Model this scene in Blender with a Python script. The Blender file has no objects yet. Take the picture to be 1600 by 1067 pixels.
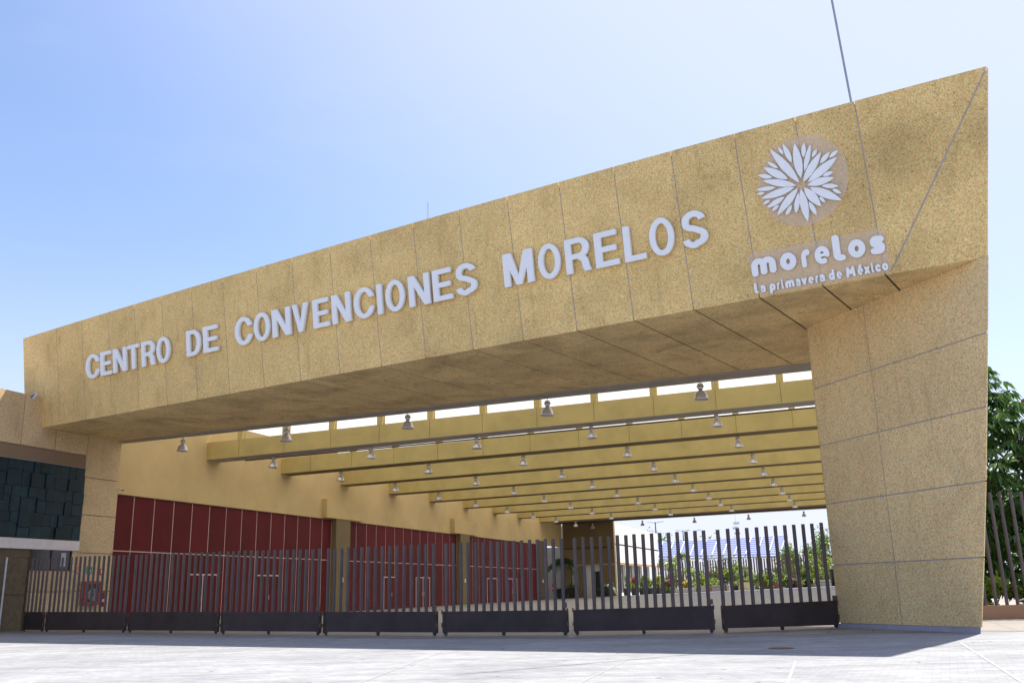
import bpy, bmesh, math, random
import numpy as np
from mathutils import Vector, Matrix

random.seed(7)
scn = bpy.context.scene
COL = scn.collection
rad = math.radians

# ------------------------------------------------------------------ camera
EYE = 1.2
FOC = 1450.0                       # focal length in pixels of a 1600 px wide frame
PITCH, ROLL = rad(15.1), rad(-1.4)
cp, sp, cr, sr = math.cos(PITCH), math.sin(PITCH), math.cos(ROLL), math.sin(ROLL)
right0, fwd, up0 = Vector((1, 0, 0)), Vector((0, cp, sp)), Vector((0, -sp, cp))
RIGHT = cr*right0 + sr*up0
UP = -sr*right0 + cr*up0
CAM = Vector((0, 0, EYE))
cd = bpy.data.cameras.new('camera'); cam = bpy.data.objects.new('camera', cd); COL.objects.link(cam)
m = Matrix((RIGHT, UP, -fwd)).transposed().to_4x4(); m.translation = CAM
cam.matrix_world = m
cd.sensor_width = 36; cd.lens = 36*FOC/1600; cd.clip_end = 5000; cd.clip_start = .05
scn.camera = cam

# ------------------------------------------------------------------ light
SUN_EL, SUN_AZ = 62.6, 55.0
sd = bpy.data.lights.new('sun', 'SUN'); sun = bpy.data.objects.new('sun', sd); COL.objects.link(sun)
sd.energy = 4.3; sd.angle = rad(.53); sd.color = (1, .935, .83)
sdir = Vector((math.sin(rad(SUN_AZ))*math.cos(rad(SUN_EL)), math.cos(rad(SUN_AZ))*math.cos(rad(SUN_EL)), math.sin(rad(SUN_EL))))
sun.rotation_euler = sdir.to_track_quat('Z', 'Y').to_euler()
sun.location = (0, 0, 60)
w = bpy.data.worlds.new('World'); scn.world = w; w.use_nodes = True
nt = w.node_tree; nt.nodes.clear()
o_ = nt.nodes.new('ShaderNodeOutputWorld'); b_ = nt.nodes.new('ShaderNodeBackground'); s_ = nt.nodes.new('ShaderNodeTexSky')
s_.sky_type = 'NISHITA'; s_.sun_disc = False; s_.sun_elevation = rad(SUN_EL); s_.sun_rotation = rad(SUN_AZ)
s_.air_density = 1.5; s_.dust_density = .8; s_.ozone_density = 3.0
# faint thin cirrus in front of the blue
tc = nt.nodes.new('ShaderNodeTexCoord'); mp = nt.nodes.new('ShaderNodeMapping'); mp.inputs['Scale'].default_value = (1.2, 1.2, 4.0)
nz = nt.nodes.new('ShaderNodeTexNoise'); nz.inputs['Scale'].default_value = 3.0; nz.inputs['Detail'].default_value = 7; nz.inputs['Distortion'].default_value = .8
rp = nt.nodes.new('ShaderNodeValToRGB'); rp.color_ramp.elements[0].position = .52; rp.color_ramp.elements[1].position = .85
rp.color_ramp.elements[1].color = (.08, .08, .08, 1)
mx = nt.nodes.new('ShaderNodeMixRGB'); mx.inputs[2].default_value = (5.0, 5.4, 6.0, 1)
nt.links.new(tc.outputs['Generated'], mp.inputs[0]); nt.links.new(mp.outputs[0], nz.inputs['Vector'])
nt.links.new(nz.outputs['Fac'], rp.inputs[0]); nt.links.new(rp.outputs[0], mx.inputs[0]); nt.links.new(s_.outputs[0], mx.inputs[1])
# summer haze: whiter towards the sun and down at the horizon
def wn(t, **k):
    q = nt.nodes.new(t)
    for a_, v_ in k.items(): setattr(q, a_, v_)
    return q
dt = wn('ShaderNodeVectorMath', operation='DOT_PRODUCT'); nt.links.new(tc.outputs['Generated'], dt.inputs[0]); dt.inputs[1].default_value = tuple(sdir)
r1 = wn('ShaderNodeMapRange', interpolation_type='SMOOTHSTEP'); r1.inputs['From Min'].default_value = .42; r1.inputs['From Max'].default_value = .86; r1.inputs['To Max'].default_value = .9; nt.links.new(dt.outputs['Value'], r1.inputs['Value'])
sx = wn('ShaderNodeSeparateXYZ'); nt.links.new(tc.outputs['Generated'], sx.inputs[0])
r2 = wn('ShaderNodeMapRange', interpolation_type='SMOOTHSTEP'); r2.inputs['From Min'].default_value = .36; r2.inputs['From Max'].default_value = .0; r2.inputs['To Max'].default_value = .85; nt.links.new(sx.outputs[2], r2.inputs['Value'])
mxx = wn('ShaderNodeMath', operation='MAXIMUM'); nt.links.new(r1.outputs[0], mxx.inputs[0]); nt.links.new(r2.outputs[0], mxx.inputs[1])
mh = nt.nodes.new('ShaderNodeMixRGB'); mh.inputs[2].default_value = (4.5, 5.15, 6.0, 1); nt.links.new(mxx.outputs[0], mh.inputs[0]); nt.links.new(mx.outputs[0], mh.inputs[1])
tn = nt.nodes.new('ShaderNodeMixRGB'); tn.blend_type = 'MULTIPLY'; tn.inputs[0].default_value = 1; tn.inputs[2].default_value = (1.0, .95, 1.07, 1)
nt.links.new(mh.outputs[0], tn.inputs[1]); nt.links.new(tn.outputs[0], b_.inputs[0]); nt.links.new(b_.outputs[0], o_.inputs[0])
b_.inputs['Strength'].default_value = .086
vs = scn.view_settings
scn.display_settings.display_device = 'sRGB'
vs.view_transform = 'Standard'; vs.look = 'None'; vs.gamma = 1; vs.use_curve_mapping = False
vs.exposure = 1.1
try:
    scn.cycles.max_bounces = 8; scn.cycles.diffuse_bounces = 5; scn.cycles.transparent_max_bounces = 8
except Exception: pass

# ------------------------------------------------------------------ surveying helpers
Z = Vector((0, 0, 1))
def ray(x, y): return RIGHT*((x-800)/FOC) - UP*((y-533.5)/FOC) + fwd
def on_z(x, y, z=0.0): r = ray(x, y); return CAM + r*((z-EYE)/r.z)
def on_plane(x, y, p, n): r = ray(x, y); return CAM + r*((p-CAM).dot(n)/r.dot(n))
def az(d): return Vector((math.sin(rad(d)), math.cos(rad(d)), 0))
A = az(20); B = A.cross(Z)                                   # hall axis (away) and across it (rightwards)
def H(p, a, z): return B*p + A*a + Z*z                       # hall frame: across, along, up
WL = -37.24                                                  # face of the side building's wall
WR = -37.97                                                  # face of the red hall wall
def floor_z(p, a):
    t = min(max((a-46)/76, 0), 1); t = t*t*(1.6-.6*t) if t < 1 else 1
    t = min(max((a-46)/76, 0), 1)
    return t*(.39+.022*(min(max(p, -45), 12)+31))
PA = az(-20); PN = PA.cross(Z)*-1                            # pillar face
if PN.dot(Vector((0, -1, 0))) < 0: PN = -PN
G1 = on_z(1313, 980)
FL = on_plane(65, 668, H(WL, 0, 0), B)
FR = on_plane(1532, 403, G1, PN)
F = (FR-FL).normalized()
F0 = Vector((F.x, F.y, 0)).normalized(); OUT0 = Vector((F0.y, -F0.x, 0))
if OUT0.y > 0: OUT0 = -OUT0
upl = Z*math.cos(rad(8)) + OUT0*math.sin(rad(8))
FN = F.cross(upl).normalized()
if FN.y > 0: FN = -FN
FU = F.cross(FN).normalized()
if FU.z < 0: FU = -FU
def W(s, t, d=0.0): return FL + F*s + FU*t + FN*d            # portal front: along, up the slope, out
def st(x, y, d=0.0): q = on_plane(x, y, FL+FN*d, FN)-FL; return q.dot(F), q.dot(FU)
BL = on_plane(188, 690, H(WL, 0, 0), B)
SN = (FR-FL).cross(BL-FL).normalized()
if SN.z > 0: SN = -SN                                        # soffit normal, pointing down
def on_soffit(x, y): return on_plane(x, y, FL, SN)
def soffit_z(q): return FL.z - ((q.x-FL.x)*SN.x + (q.y-FL.y)*SN.y)/SN.z

# ------------------------------------------------------------------ object helpers
def tag(o, label=None, cat=None, group=None, kind=None):
    if label: o['label'] = label
    if cat: o['category'] = cat
    if group: o['group'] = group
    if kind: o['kind'] = kind
    return o
def thing(name, label, cat, loc, group=None, rz=0.0):
    o = bpy.data.objects.new(name, None); COL.objects.link(o)
    o.location = loc; o.rotation_euler = (0, 0, rz); o.empty_display_size = .3
    return tag(o, label, cat, group)
class MB:
    """collects faces in world coordinates"""
    def __init__(s): s.v = []; s.f = []; s.sm = []
    def add(s, vs, fs, smooth=False):
        k = len(s.v); s.v += [tuple(q) for q in vs]; s.f += [tuple(i+k for i in f) for f in fs]; s.sm += [smooth]*len(fs); return s
    def hexa(s, c):      # 8 corners: 4 bottom ring, 4 top ring
        return s.add(c, [(3, 2, 1, 0), (4, 5, 6, 7), (0, 1, 5, 4), (1, 2, 6, 5), (2, 3, 7, 6), (3, 0, 4, 7)])
    def box(s, fr, a0, a1, b0, b1, c0, c1):
        return s.hexa([fr(a0, b0, c0), fr(a1, b0, c0), fr(a1, b1, c0), fr(a0, b1, c0), fr(a0, b0, c1), fr(a1, b0, c1), fr(a1, b1, c1), fr(a0, b1, c1)])
    def prism(s, ring, off):   # ring of points, offset vector
        n = len(ring); v = list(ring)+[Vector(q)+off for q in ring]
        return s.add(v, [tuple(range(n-1, -1, -1)), tuple(range(n, 2*n))]+[(i, (i+1) % n, n+(i+1) % n, n+i) for i in range(n)])
    def tube(s, pts, r, n=10, caps=True, smooth=True):
        pts = [Vector(p) for p in pts]; rr = r if isinstance(r, (list, tuple)) else [r]*len(pts)
        d0 = (pts[1]-pts[0]).normalized(); x = d0.orthogonal().normalized(); v = []
        for i, p in enumerate(pts):
            d = (pts[min(i+1, len(pts)-1)]-pts[max(i-1, 0)]).normalized()
            x = (x-d*x.dot(d)).normalized(); y = d.cross(x)
            v += [p+(x*math.cos(2*math.pi*k/n)+y*math.sin(2*math.pi*k/n))*rr[i] for k in range(n)]
        f = [(i*n+k, i*n+(k+1) % n, (i+1)*n+(k+1) % n, (i+1)*n+k) for i in range(len(pts)-1) for k in range(n)]
        s.add(v, f, smooth)
        if caps:
            s.add(v[:n], [tuple(range(n-1, -1, -1))]); s.add(v[-n:], [tuple(range(n))])
        return s
    def lathe(s, c, prof, n=18, smooth=True):
        c = Vector(c); v = [c+Vector((r*math.cos(2*math.pi*k/n), r*math.sin(2*math.pi*k/n), z)) for r, z in prof for k in range(n)]
        return s.add(v, [(i*n+k, i*n+(k+1) % n, (i+1)*n+(k+1) % n, (i+1)*n+k) for i in range(len(prof)-1) for k in range(n)], smooth)
    def build(s, name, mat, parent=None, label=None, loc=None, fix=True):
        me = bpy.data.meshes.new(name)
        base = parent_world(parent) if parent else (Vector(loc) if loc is not None else Vector((0, 0, 0)))
        me.from_pydata([tuple(Vector(q)-base) for q in s.v], [], s.f)
        me.polygons.foreach_set('use_smooth', s.sm)
        if fix:
            bm = bmesh.new(); bm.from_mesh(me); bmesh.ops.recalc_face_normals(bm, faces=bm.faces); bm.to_mesh(me); bm.free()
        me.materials.append(mat); me.update()
        o = bpy.data.objects.new(name, me); COL.objects.link(o)
        if parent: o.parent = parent
        elif loc is not None: o.location = loc
        if label: o['label'] = label
        return o
def parent_world(o):
    q = Vector((0, 0, 0))
    while o: q = q+o.location; o = o.parent
    return q
def copy_tree(o, parent=None):
    kids = [c for c in ALLKIDS(o)]
    c = o.copy(); COL.objects.link(c); c.parent = parent
    for k in kids: copy_tree(k, c)
    return c
def ALLKIDS(o): return [q for q in o.children]
XYZ = lambda x, y, z: Vector((x, y, z))

# ------------------------------------------------------------------ materials
def new_mat(name):
    mt = bpy.data.materials.new(name); mt.use_nodes = True
    n = mt.node_tree.nodes; return mt, n, mt.node_tree.links, n['Principled BSDF']
def pos_node(n, l, scale=(1, 1, 1)):
    g = n.new('ShaderNodeNewGeometry'); mpn = n.new('ShaderNodeMapping'); mpn.inputs['Scale'].default_value = scale
    l.new(g.outputs['Position'], mpn.inputs[0]); return mpn.outputs[0]
def noise(n, l, v, sc, det=4, rough=.55, dist=0):
    t = n.new('ShaderNodeTexNoise'); t.inputs['Scale'].default_value = sc; t.inputs['Detail'].default_value = det
    t.inputs['Roughness'].default_value = rough; t.inputs['Distortion'].default_value = dist
    l.new(v, t.inputs['Vector']); return t.outputs['Fac']
def ramp(n, l, fac, stops):
    r = n.new('ShaderNodeValToRGB'); e = r.color_ramp.elements
    while len(e) < len(stops): e.new(.5)
    for q, (p, c) in zip(e, stops): q.position = p; q.color = c if len(c) == 4 else (*c, 1)
    l.new(fac, r.inputs[0]); return r.outputs[0]
def mixc(n, l, fac, a, b, mode='MIX'):
    x = n.new('ShaderNodeMixRGB'); x.blend_type = mode
    for i, q in ((0, fac), (1, a), (2, b)):
        if hasattr(q, 'is_linked') or hasattr(q, 'links'): l.new(q, x.inputs[i])
        else: x.inputs[i].default_value = q if i == 0 else (*q, 1)
    return x.outputs[0]
def bump(n, l, h, b, dist=.01, st_=.5):
    u = n.new('ShaderNodeBump'); u.inputs['Distance'].default_value = dist; u.inputs['Strength'].default_value = st_
    l.new(h, u.inputs['Height']); l.new(u.outputs[0], b.inputs['Normal'])
def per_object(n, l, c, amt):
    oi = n.new('ShaderNodeObjectInfo'); r = ramp(n, l, oi.outputs['Random'], [(0, (1-amt,)*3), (1, (1+amt,)*3)])
    return mixc(n, l, 1.0, c, r, 'MULTIPLY')
def plain(name, col, rough=.6, metal=0.0, var=.12, sc=3.0, bsc=0, bd=.003, spec=None, ind=0):
    mt, n, l, b = new_mat(name); v = pos_node(n, l)
    f = noise(n, l, v, sc, 5, .6)
    c = ramp(n, l, f, [(.3, tuple(q*(1-var) for q in col)), (.7, tuple(min(q*(1+var), 1) for q in col))])
    if ind: c = per_object(n, l, c, ind)
    l.new(c, b.inputs['Base Color']); b.inputs['Roughness'].default_value = rough; b.inputs['Metallic'].default_value = metal
    if spec is not None: b.inputs['Specular IOR Level'].default_value = spec
    if bsc: bump(n, l, noise(n, l, v, bsc, 3), b, bd)
    return mt
def aggregate(name, base, stain=.25, grime=0.0):
    """exposed pebble render: two sizes of chips, patchy weathering, run-off streaks"""
    mt, n, l, b = new_mat(name); v = pos_node(n, l)
    vo = n.new('ShaderNodeTexVoronoi'); vo.inputs['Scale'].default_value = 46; l.new(v, vo.inputs['Vector'])
    sep = n.new('ShaderNodeSeparateColor'); l.new(vo.outputs['Color'], sep.inputs[0])
    k = base
    c1 = ramp(n, l, sep.outputs[0], [(.0, tuple(q*.5 for q in k)), (.14, tuple(q*.85 for q in k)), (.45, k), (.72, tuple(min(q*1.12, 1) for q in k)), (.93, (min(k[0]*1.35, .85), min(k[1]*1.42, .8), min(k[2]*1.6, .7)))])
    f2 = noise(n, l, v, 20, 4, .75)
    c1b = mixc(n, l, .75, c1, ramp(n, l, f2, [(.36, (.86, .855, .85)), (.64, (1.10, 1.105, 1.11))]), 'MULTIPLY')
    f3 = noise(n, l, v, .5, 6, .65, .4)
    c2 = mixc(n, l, 1.0, c1b, ramp(n, l, f3, [(.32, (1-stain, 1-stain*1.05, 1-stain*1.1)), (.52, (1, 1, 1)), (.72, (1+stain*.5, 1+stain*.5, 1+stain*.45))]), 'MULTIPLY')
    vs_ = pos_node(n, l, (2.2, 2.2, .18)); f4 = noise(n, l, vs_, 1.6, 5, .6)
    c3 = mixc(n, l, 1.0, c2, ramp(n, l, f4, [(.28, (1-stain*1.2,)*3), (.38, (1-stain*.25,)*3), (.46, (1, 1, 1))]), 'MULTIPLY')
    if grime:
        # a weathered damp patch towards the high right corner of the portal
        g = n.new('ShaderNodeNewGeometry'); vd = n.new('ShaderNodeVectorMath'); vd.operation = 'DISTANCE'
        l.new(g.outputs['Position'], vd.inputs[0]); vd.inputs[1].default_value = tuple(W(40.1, 3.1))
        ad = n.new('ShaderNodeMath'); ad.operation = 'ADD'; l.new(vd.outputs['Value'], ad.inputs[0])
        f5 = noise(n, l, v, 1.3, 5, .7); mu = n.new('ShaderNodeMath'); mu.operation = 'MULTIPLY'; l.new(f5, mu.inputs[0]); mu.inputs[1].default_value = 2.6
        l.new(mu.outputs[0], ad.inputs[1])
        c3 = mixc(n, l, 1.0, c3, ramp(n, l, ad.outputs[0], [(.0, (.48, .46, .44)), (.55, (.74, .73, .72)), (1.0, (1, 1, 1))]), 'MULTIPLY')
        mr = n.new('ShaderNodeMath'); mr.operation = 'MULTIPLY'; mr.inputs[1].default_value = .30; l.new(ad.outputs[0], mr.inputs[0])
        for q in n:
            if q.type == 'VALTORGB' and q.inputs[0].links and q.inputs[0].links[0].from_node == ad: l.new(mr.outputs[0], q.inputs[0])
    c3 = per_object(n, l, c3, .055)
    l.new(c3, b.inputs['Base Color']); b.inputs['Roughness'].default_value = .92; b.inputs['Specular IOR Level'].default_value = .2
    u = n.new('ShaderNodeBump'); u.inputs['Distance'].default_value = .012; u.inputs['Strength'].default_value = .7
    l.new(vo.outputs['Distance'], u.inputs['Height']); l.new(u.outputs[0], b.inputs['Normal'])
    return mt
M = {}
M['agg'] = aggregate('pebble_render', (.83, .545, .225), .18, 1.0)
M['agg_soffit'] = aggregate('pebble_render_soffit', (.88, .61, .29), .3)
M['agg_pillar'] = aggregate('pebble_render_pillar', (.90, .61, .29), .12)
M['agg_side'] = aggregate('pebble_render_side', (.68, .485, .27), .14)
M['seal_light'] = plain('joint_sealant', (.40, .36, .36), .8)
M['seal_dark'] = plain('joint_shadow_gap', (.06, .05, .04), .9)
M['plaster_grey'] = plain('grey_plaster', (.40, .36, .31), .85, var=.08, sc=1.5, bsc=40)
M['plinth'] = plain('plinth_paint', (.38, .37, .42), .7)
M['yellow'] = plain('yellow_plaster', (.60, .43, .19), .85, var=.11, sc=.35, bsc=60, bd=.002)
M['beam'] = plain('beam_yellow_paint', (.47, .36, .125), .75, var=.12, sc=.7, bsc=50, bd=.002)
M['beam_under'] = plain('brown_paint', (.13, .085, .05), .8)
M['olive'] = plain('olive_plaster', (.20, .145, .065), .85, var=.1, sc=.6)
M['red'] = plain('red_panel', (.115, .010, .012), .6, ind=.12, var=.14, sc=.8, spec=.2)
M['joint_pale'] = plain('pale_joint_trim', (.62, .48, .42), .6)
M['frame_pale'] = plain('door_frame_paint', (.62, .5, .47), .5)
M['steel_dark'] = plain('gate_steel', (.058, .043, .042), .6, metal=0, var=.22, sc=1.2, spec=.25, ind=.08)
M['steel_bar'] = plain('gate_bar_steel', (.112, .086, .082), .5, metal=0, var=.16, sc=2, spec=.4, ind=.1)
M['rust'] = plain('rusty_steel', (.16, .08, .05), .8, var=.3, sc=8)
M['teal'] = plain('dark_teal_tile', (.006, .027, .036), .45, var=.35, sc=1.3, ind=.35, bsc=25, bd=.004, spec=.3)
M['fillet'] = plain('tile_edge_highlight', (.045, .085, .10), .5)  # lighter teal paints the highlights onto the tile edges
M['brown_plaster'] = plain('brown_plaster', (.27, .18, .11), .85, var=.08)
M['ledge'] = plain('off_white_plaster', (.8, .71, .67), .8, var=.08)
M['wood'] = plain('brown_board', (.115, .082, .045), .6, var=.3, sc=5)
M['white_metal'] = plain('white_metal', (.86, .87, .89), .4, var=.03)
M['letter_side'] = plain('letter_metal', (.6, .64, .75), .4, var=.03)
M['acrylic'] = plain('hazy_backing_plate', (.40, .30, .22), .4, var=.08, sc=6)
M['alu'] = plain('spun_aluminium', (.68, .63, .58), .35, metal=.35, var=.08)
M['lamp_white'] = plain('lamp_housing', (.68, .66, .62), .5)
M['lamp_dark'] = plain('lamp_fitting', (.2, .17, .13), .5)
M['black'] = plain('black_plastic', (.015, .015, .018), .45)
M['glass_dark'] = plain('dark_glass', (.02, .02, .022), .08, var=.2)
M['curtain'] = plain('pale_curtain', (.5, .5, .55), .9)
M['signred'] = plain('sign_red', (.5, .02, .03), .4)
M['hose_red'] = plain('hose_cabinet_red', (.36, .015, .03), .35)
M['signgreen'] = plain('sign_green', (.0, .28, .19), .4)
M['signorange'] = plain('sign_orange', (.75, .2, .05), .4)
M['print_white'] = plain('sign_white', (.8, .8, .78), .5)
M['white_wall'] = plain('white_painted_wall', (.82, .80, .74), .85, var=.03, bsc=30)
M['orange_trim'] = plain('ochre_trim', (.62, .30, .1), .7)
M['brown_dark'] = plain('dark_brown_paint', (.07, .04, .025), .7)
M['blue_slat'] = plain('blue_slat', (.10, .13, .36), .45)
M['pale_slat'] = plain('pale_blue_frame', (.42, .47, .7), .5)
M['pale_metal'] = plain('galvanised_metal', (.6, .62, .64), .4)
M['pole_green'] = plain('green_pole_paint', (.05, .12, .11), .5)
M['terracotta'] = plain('terracotta', (.28, .1, .06), .8)
M['pot_black'] = plain('dark_pot', (.05, .05, .055), .6)
M['concrete'] = plain('pale_concrete', (.52, .50, .46), .9, var=.08)
M['cream'] = plain('cream_planter', (.72, .62, .4), .8)
M['timber'] = plain('bench_timber', (.16, .09, .05), .7)
M['soil'] = plain('soil', (.06, .04, .03), .95)
M['lowwall'] = plain('tan_low_wall', (.38, .22, .12), .85, var=.06, bsc=30)
M['bark'] = plain('bark', (.13, .1, .075), .9, var=.3, sc=9, bsc=20, bd=.02)
M['cable'] = plain('grey_cable', (.3, .33, .38), .6)
M['blue_bench'] = plain('navy_board', (.03, .045, .12), .5)

def hazy_plate():
    mt, n, l, b = new_mat('hazy_clear_plate'); b.inputs['Base Color'].default_value = (.88, .74, .58, 1); b.inputs['Roughness'].default_value = .5
    tr = n.new('ShaderNodeBsdfTransparent'); ms = n.new('ShaderNodeMixShader'); ms.inputs[0].default_value = .26
    l.new(tr.outputs[0], ms.inputs[1]); l.new(b.outputs[0], ms.inputs[2]); l.new(ms.outputs[0], n['Material Output'].inputs[0]); return mt
M['acrylic'] = hazy_plate()
def leafmat(name, c1, c2, rough=.5, trans=.35):
    mt, n, l, b = new_mat(name); v = pos_node(n, l)
    f = noise(n, l, v, 1.7, 4, .6); gi = n.new('ShaderNodeNewGeometry')
    c = ramp(n, l, gi.outputs['Random Per Island'], [(0, c1), (1, c2)])
    c = mixc(n, l, 1.0, c, ramp(n, l, f, [(.35, (.75, .75, .75)), (.65, (1.25, 1.25, 1.2))]), 'MULTIPLY')
    l.new(c, b.inputs['Base Color']); b.inputs['Roughness'].default_value = rough
    tr = n.new('ShaderNodeBsdfTranslucent'); l.new(c, tr.inputs[0]); ms = n.new('ShaderNodeMixShader'); ms.inputs[0].default_value = trans
    l.new(b.outputs[0], ms.inputs[1]); l.new(tr.outputs[0], ms.inputs[2]); l.new(ms.outputs[0], n['Material Output'].inputs[0])
    return mt
M['leaf_dark'] = leafmat('umbrella_tree_leaf', (.03, .085, .018), (.12, .22, .04), .28, .35)
M['leaf_bright'] = leafmat('bright_shrub_leaf', (.14, .24, .02), (.30, .38, .05), .5, .4)
M['leaf_far'] = leafmat('far_tree_leaf', (.10, .17, .04), (.22, .30, .08), .6, .4)
M['leaf_palm'] = leafmat('palm_leaf', (.12, .2, .03), (.27, .34, .07), .4, .3)
M['leaf_shade'] = leafmat('pot_plant_leaf', (.03, .07, .02), (.07, .13, .03), .4, .3)
M['petal_pink'] = leafmat('pink_petal', (.7, .04, .3), (.8, .1, .35), .6, .3)
M['petal_purple'] = leafmat('purple_petal', (.5, .04, .6), (.65, .1, .65), .6, .3)
M['petal_red'] = leafmat('red_petal', (.7, .06, .12), (.8, .15, .2), .6, .3)
M['petal_yellow'] = leafmat('yellow_petal', (.8, .5, .03), (.8, .6, .1), .6, .3)
M['leaf_red'] = leafmat('dark_red_leaf', (.10, .03, .035), (.18, .05, .05), .5, .3)

def roof_sheet():
    mt, n, l, b = new_mat('opal_roof_sheet'); n.remove(b); v = pos_node(n, l)
    tr = n.new('ShaderNodeBsdfTranslucent'); tr.inputs[0].default_value = (.60, .60, .58, 1)
    df = n.new('ShaderNodeBsdfDiffuse'); df.inputs[0].default_value = (.7, .7, .68, 1)
    ms = n.new('ShaderNodeMixShader'); ms.inputs[0].default_value = .38
    l.new(tr.outputs[0], ms.inputs[1]); l.new(df.outputs[0], ms.inputs[2]); l.new(ms.outputs[0], n['Material Output'].inputs[0])
    return mt
M['opal'] = roof_sheet()

def paving():
    mt, n, l, b = new_mat('pale_block_paving'); v = pos_node(n, l)
    rot = n.new('ShaderNodeMapping'); rot.inputs['Rotation'].default_value = (0, 0, rad(24)); l.new(v, rot.inputs[0])
    br = n.new('ShaderNodeTexBrick'); br.inputs['Scale'].default_value = 1; br.inputs['Mortar Size'].default_value = .006
    br.inputs['Brick Width'].default_value = .22; br.inputs['Row Height'].default_value = .11; br.inputs['Mortar Smooth'].default_value = .3
    br.inputs['Color1'].default_value = (.27, .275, .288, 1); br.inputs['Color2'].default_value = (.325, .332, .348, 1); br.inputs['Mortar'].default_value = (.24, .245, .256, 1)
    l.new(rot.outputs[0], br.inputs['Vector'])
    f1 = noise(n, l, v, .35, 6, .65, .5); f2 = noise(n, l, v, 2.5, 6, .7)
    c = mixc(n, l, 1.0, br.outputs['Color'], ramp(n, l, f1, [(.35, (.84, .84, .85)), (.6, (1.06, 1.06, 1.05))]), 'MULTIPLY')
    c = mixc(n, l, .7, c, ramp(n, l, f2, [(.3, (.8, .8, .8)), (.55, (1.05, 1.05, 1.05))]), 'MULTIPLY')
    # tyre-worn streaks across the view
    vs_ = pos_node(n, l, (.16, 1.5, 1)); f5 = noise(n, l, vs_, 1.1, 5, .6)
    c = mixc(n, l, .5, c, ramp(n, l, f5, [(.36, (.66, .66, .68)), (.47, (.9, .9, .9)), (.6, (1.08, 1.08, 1.08))]), 'MULTIPLY')
    # dark grit lodged in the joints
    vo = n.new('ShaderNodeTexVoronoi'); vo.inputs['Scale'].default_value = 2.6; vo.inputs['Randomness'].default_value = 1; l.new(v, vo.inputs['Vector'])
    f3 = noise(n, l, v, 24, 2, .6)
    ad = n.new('ShaderNodeMath'); ad.operation = 'MULTIPLY_ADD'; l.new(f3, ad.inputs[0]); ad.inputs[1].default_value = .16
    sc_ = n.new('ShaderNodeSeparateColor'); l.new(vo.outputs['Color'], sc_.inputs[0]); gt = n.new('ShaderNodeMath'); gt.operation = 'MULTIPLY_ADD'; l.new(sc_.outputs[0], gt.inputs[0]); gt.inputs[1].default_value = .3; l.new(vo.outputs['Distance'], gt.inputs[2]); l.new(gt.outputs[0], ad.inputs[2])
    c = mixc(n, l, 1.0, c, ramp(n, l, ad.outputs[0], [(.20, (.30, .27, .24)), (.225, (1, 1, 1))]), 'MULTIPLY')
    l.new(c, b.inputs['Base Color']); b.inputs['Roughness'].default_value = .85; b.inputs['Specular IOR Level'].default_value = .25
    bump(n, l, br.outputs['Fac'], b, -.004, .4)
    return mt
M['paving'] = paving()
def hallfloor():
    mt, n, l, b = new_mat('hall_floor_tiles'); v = pos_node(n, l)
    rot = n.new('ShaderNodeMapping'); rot.inputs['Rotation'].default_value = (0, 0, rad(20)); l.new(v, rot.inputs[0])
    br = n.new('ShaderNodeTexBrick'); br.offset = 0; br.inputs['Scale'].default_value = 1; br.inputs['Mortar Size'].default_value = .02
    br.inputs['Brick Width'].default_value = 1.1; br.inputs['Row Height'].default_value = 1.1
    br.inputs['Color1'].default_value = (.235, .215, .195, 1); br.inputs['Color2'].default_value = (.275, .25, .23, 1); br.inputs['Mortar'].default_value = (.16, .14, .125, 1)
    l.new(rot.outputs[0], br.inputs['Vector']); f1 = noise(n, l, v, .8, 6, .7)
    c = mixc(n, l, 1.0, br.outputs['Color'], ramp(n, l, f1, [(.3, (.85, .85, .86)), (.65, (1.1, 1.1, 1.08))]), 'MULTIPLY')
    l.new(c, b.inputs['Base Color']); b.inputs['Roughness'].default_value = .55
    return mt
M['hallfloor'] = hallfloor()
M['kerb_line'] = plain('pale_paving_joint', (.355, .355, .36), .9, var=.05)
M['earth'] = plain('dry_grass_ground', (.16, .16, .07), .95, var=.25, sc=.2)

# ------------------------------------------------------------------ ground
gate_px = [((36, 986), (67, 986.5)), ((70, 987), (196, 988)), ((200, 988), (341, 990)), ((345, 990.5), (501, 992)), ((505, 992), (684, 993)),
           ((692, 993), (889, 992.5)), ((897, 992.5), (1118, 988.5)), ((1130, 988), (1311, 980))]
pave = MB().add([(-900, -300, 0), (900, -300, 0), (900, 1500, 0), (-900, 1500, 0)], [(0, 1, 2, 3)]).build('paving', M['paving'], fix=False)
tag(pave, 'pale block paving of the forecourt with dark grit in its joints', kind='structure')
# hall floor: a little proud of the forecourt, rising gently towards the far end
fl = MB(); edge = [on_z(x, y) for x, y in ((20, 990), (300, 995), (650, 997.5), (1000, 996.5), (1200, 993), (1345, 988))]
pc = [q.dot(B) for q in edge]; ac = [q.dot(A) for q in edge]
def edge_a(p): return float(np.interp(p, pc, ac))
ps = list(np.linspace(-38.2, 12, 22)); als = [None]+list(np.linspace(46, 122, 13))
grid = [[H(p, edge_a(p) if a is None else a, (0 if a is None else floor_z(p, a))+.006) for p in ps] for a in als]
vv = [q for r in grid for q in r]; nc = len(ps)
fl.add(vv, [(i*nc+j, i*nc+j+1, (i+1)*nc+j+1, (i+1)*nc+j) for i in range(len(als)-1) for j in range(nc-1)])
tag(fl.build('hall_floor', M['hallfloor']), 'brownish tiled floor inside the covered hall', kind='structure')
pz = MB(); ps2 = [-45, -31, -15, 0, 12, 40]; al2 = [122, 160, 400, 900]
grid = [H(p, a, floor_z(p, 122)+.004) for a in al2 for p in ps2]; nc = len(ps2)
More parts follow.
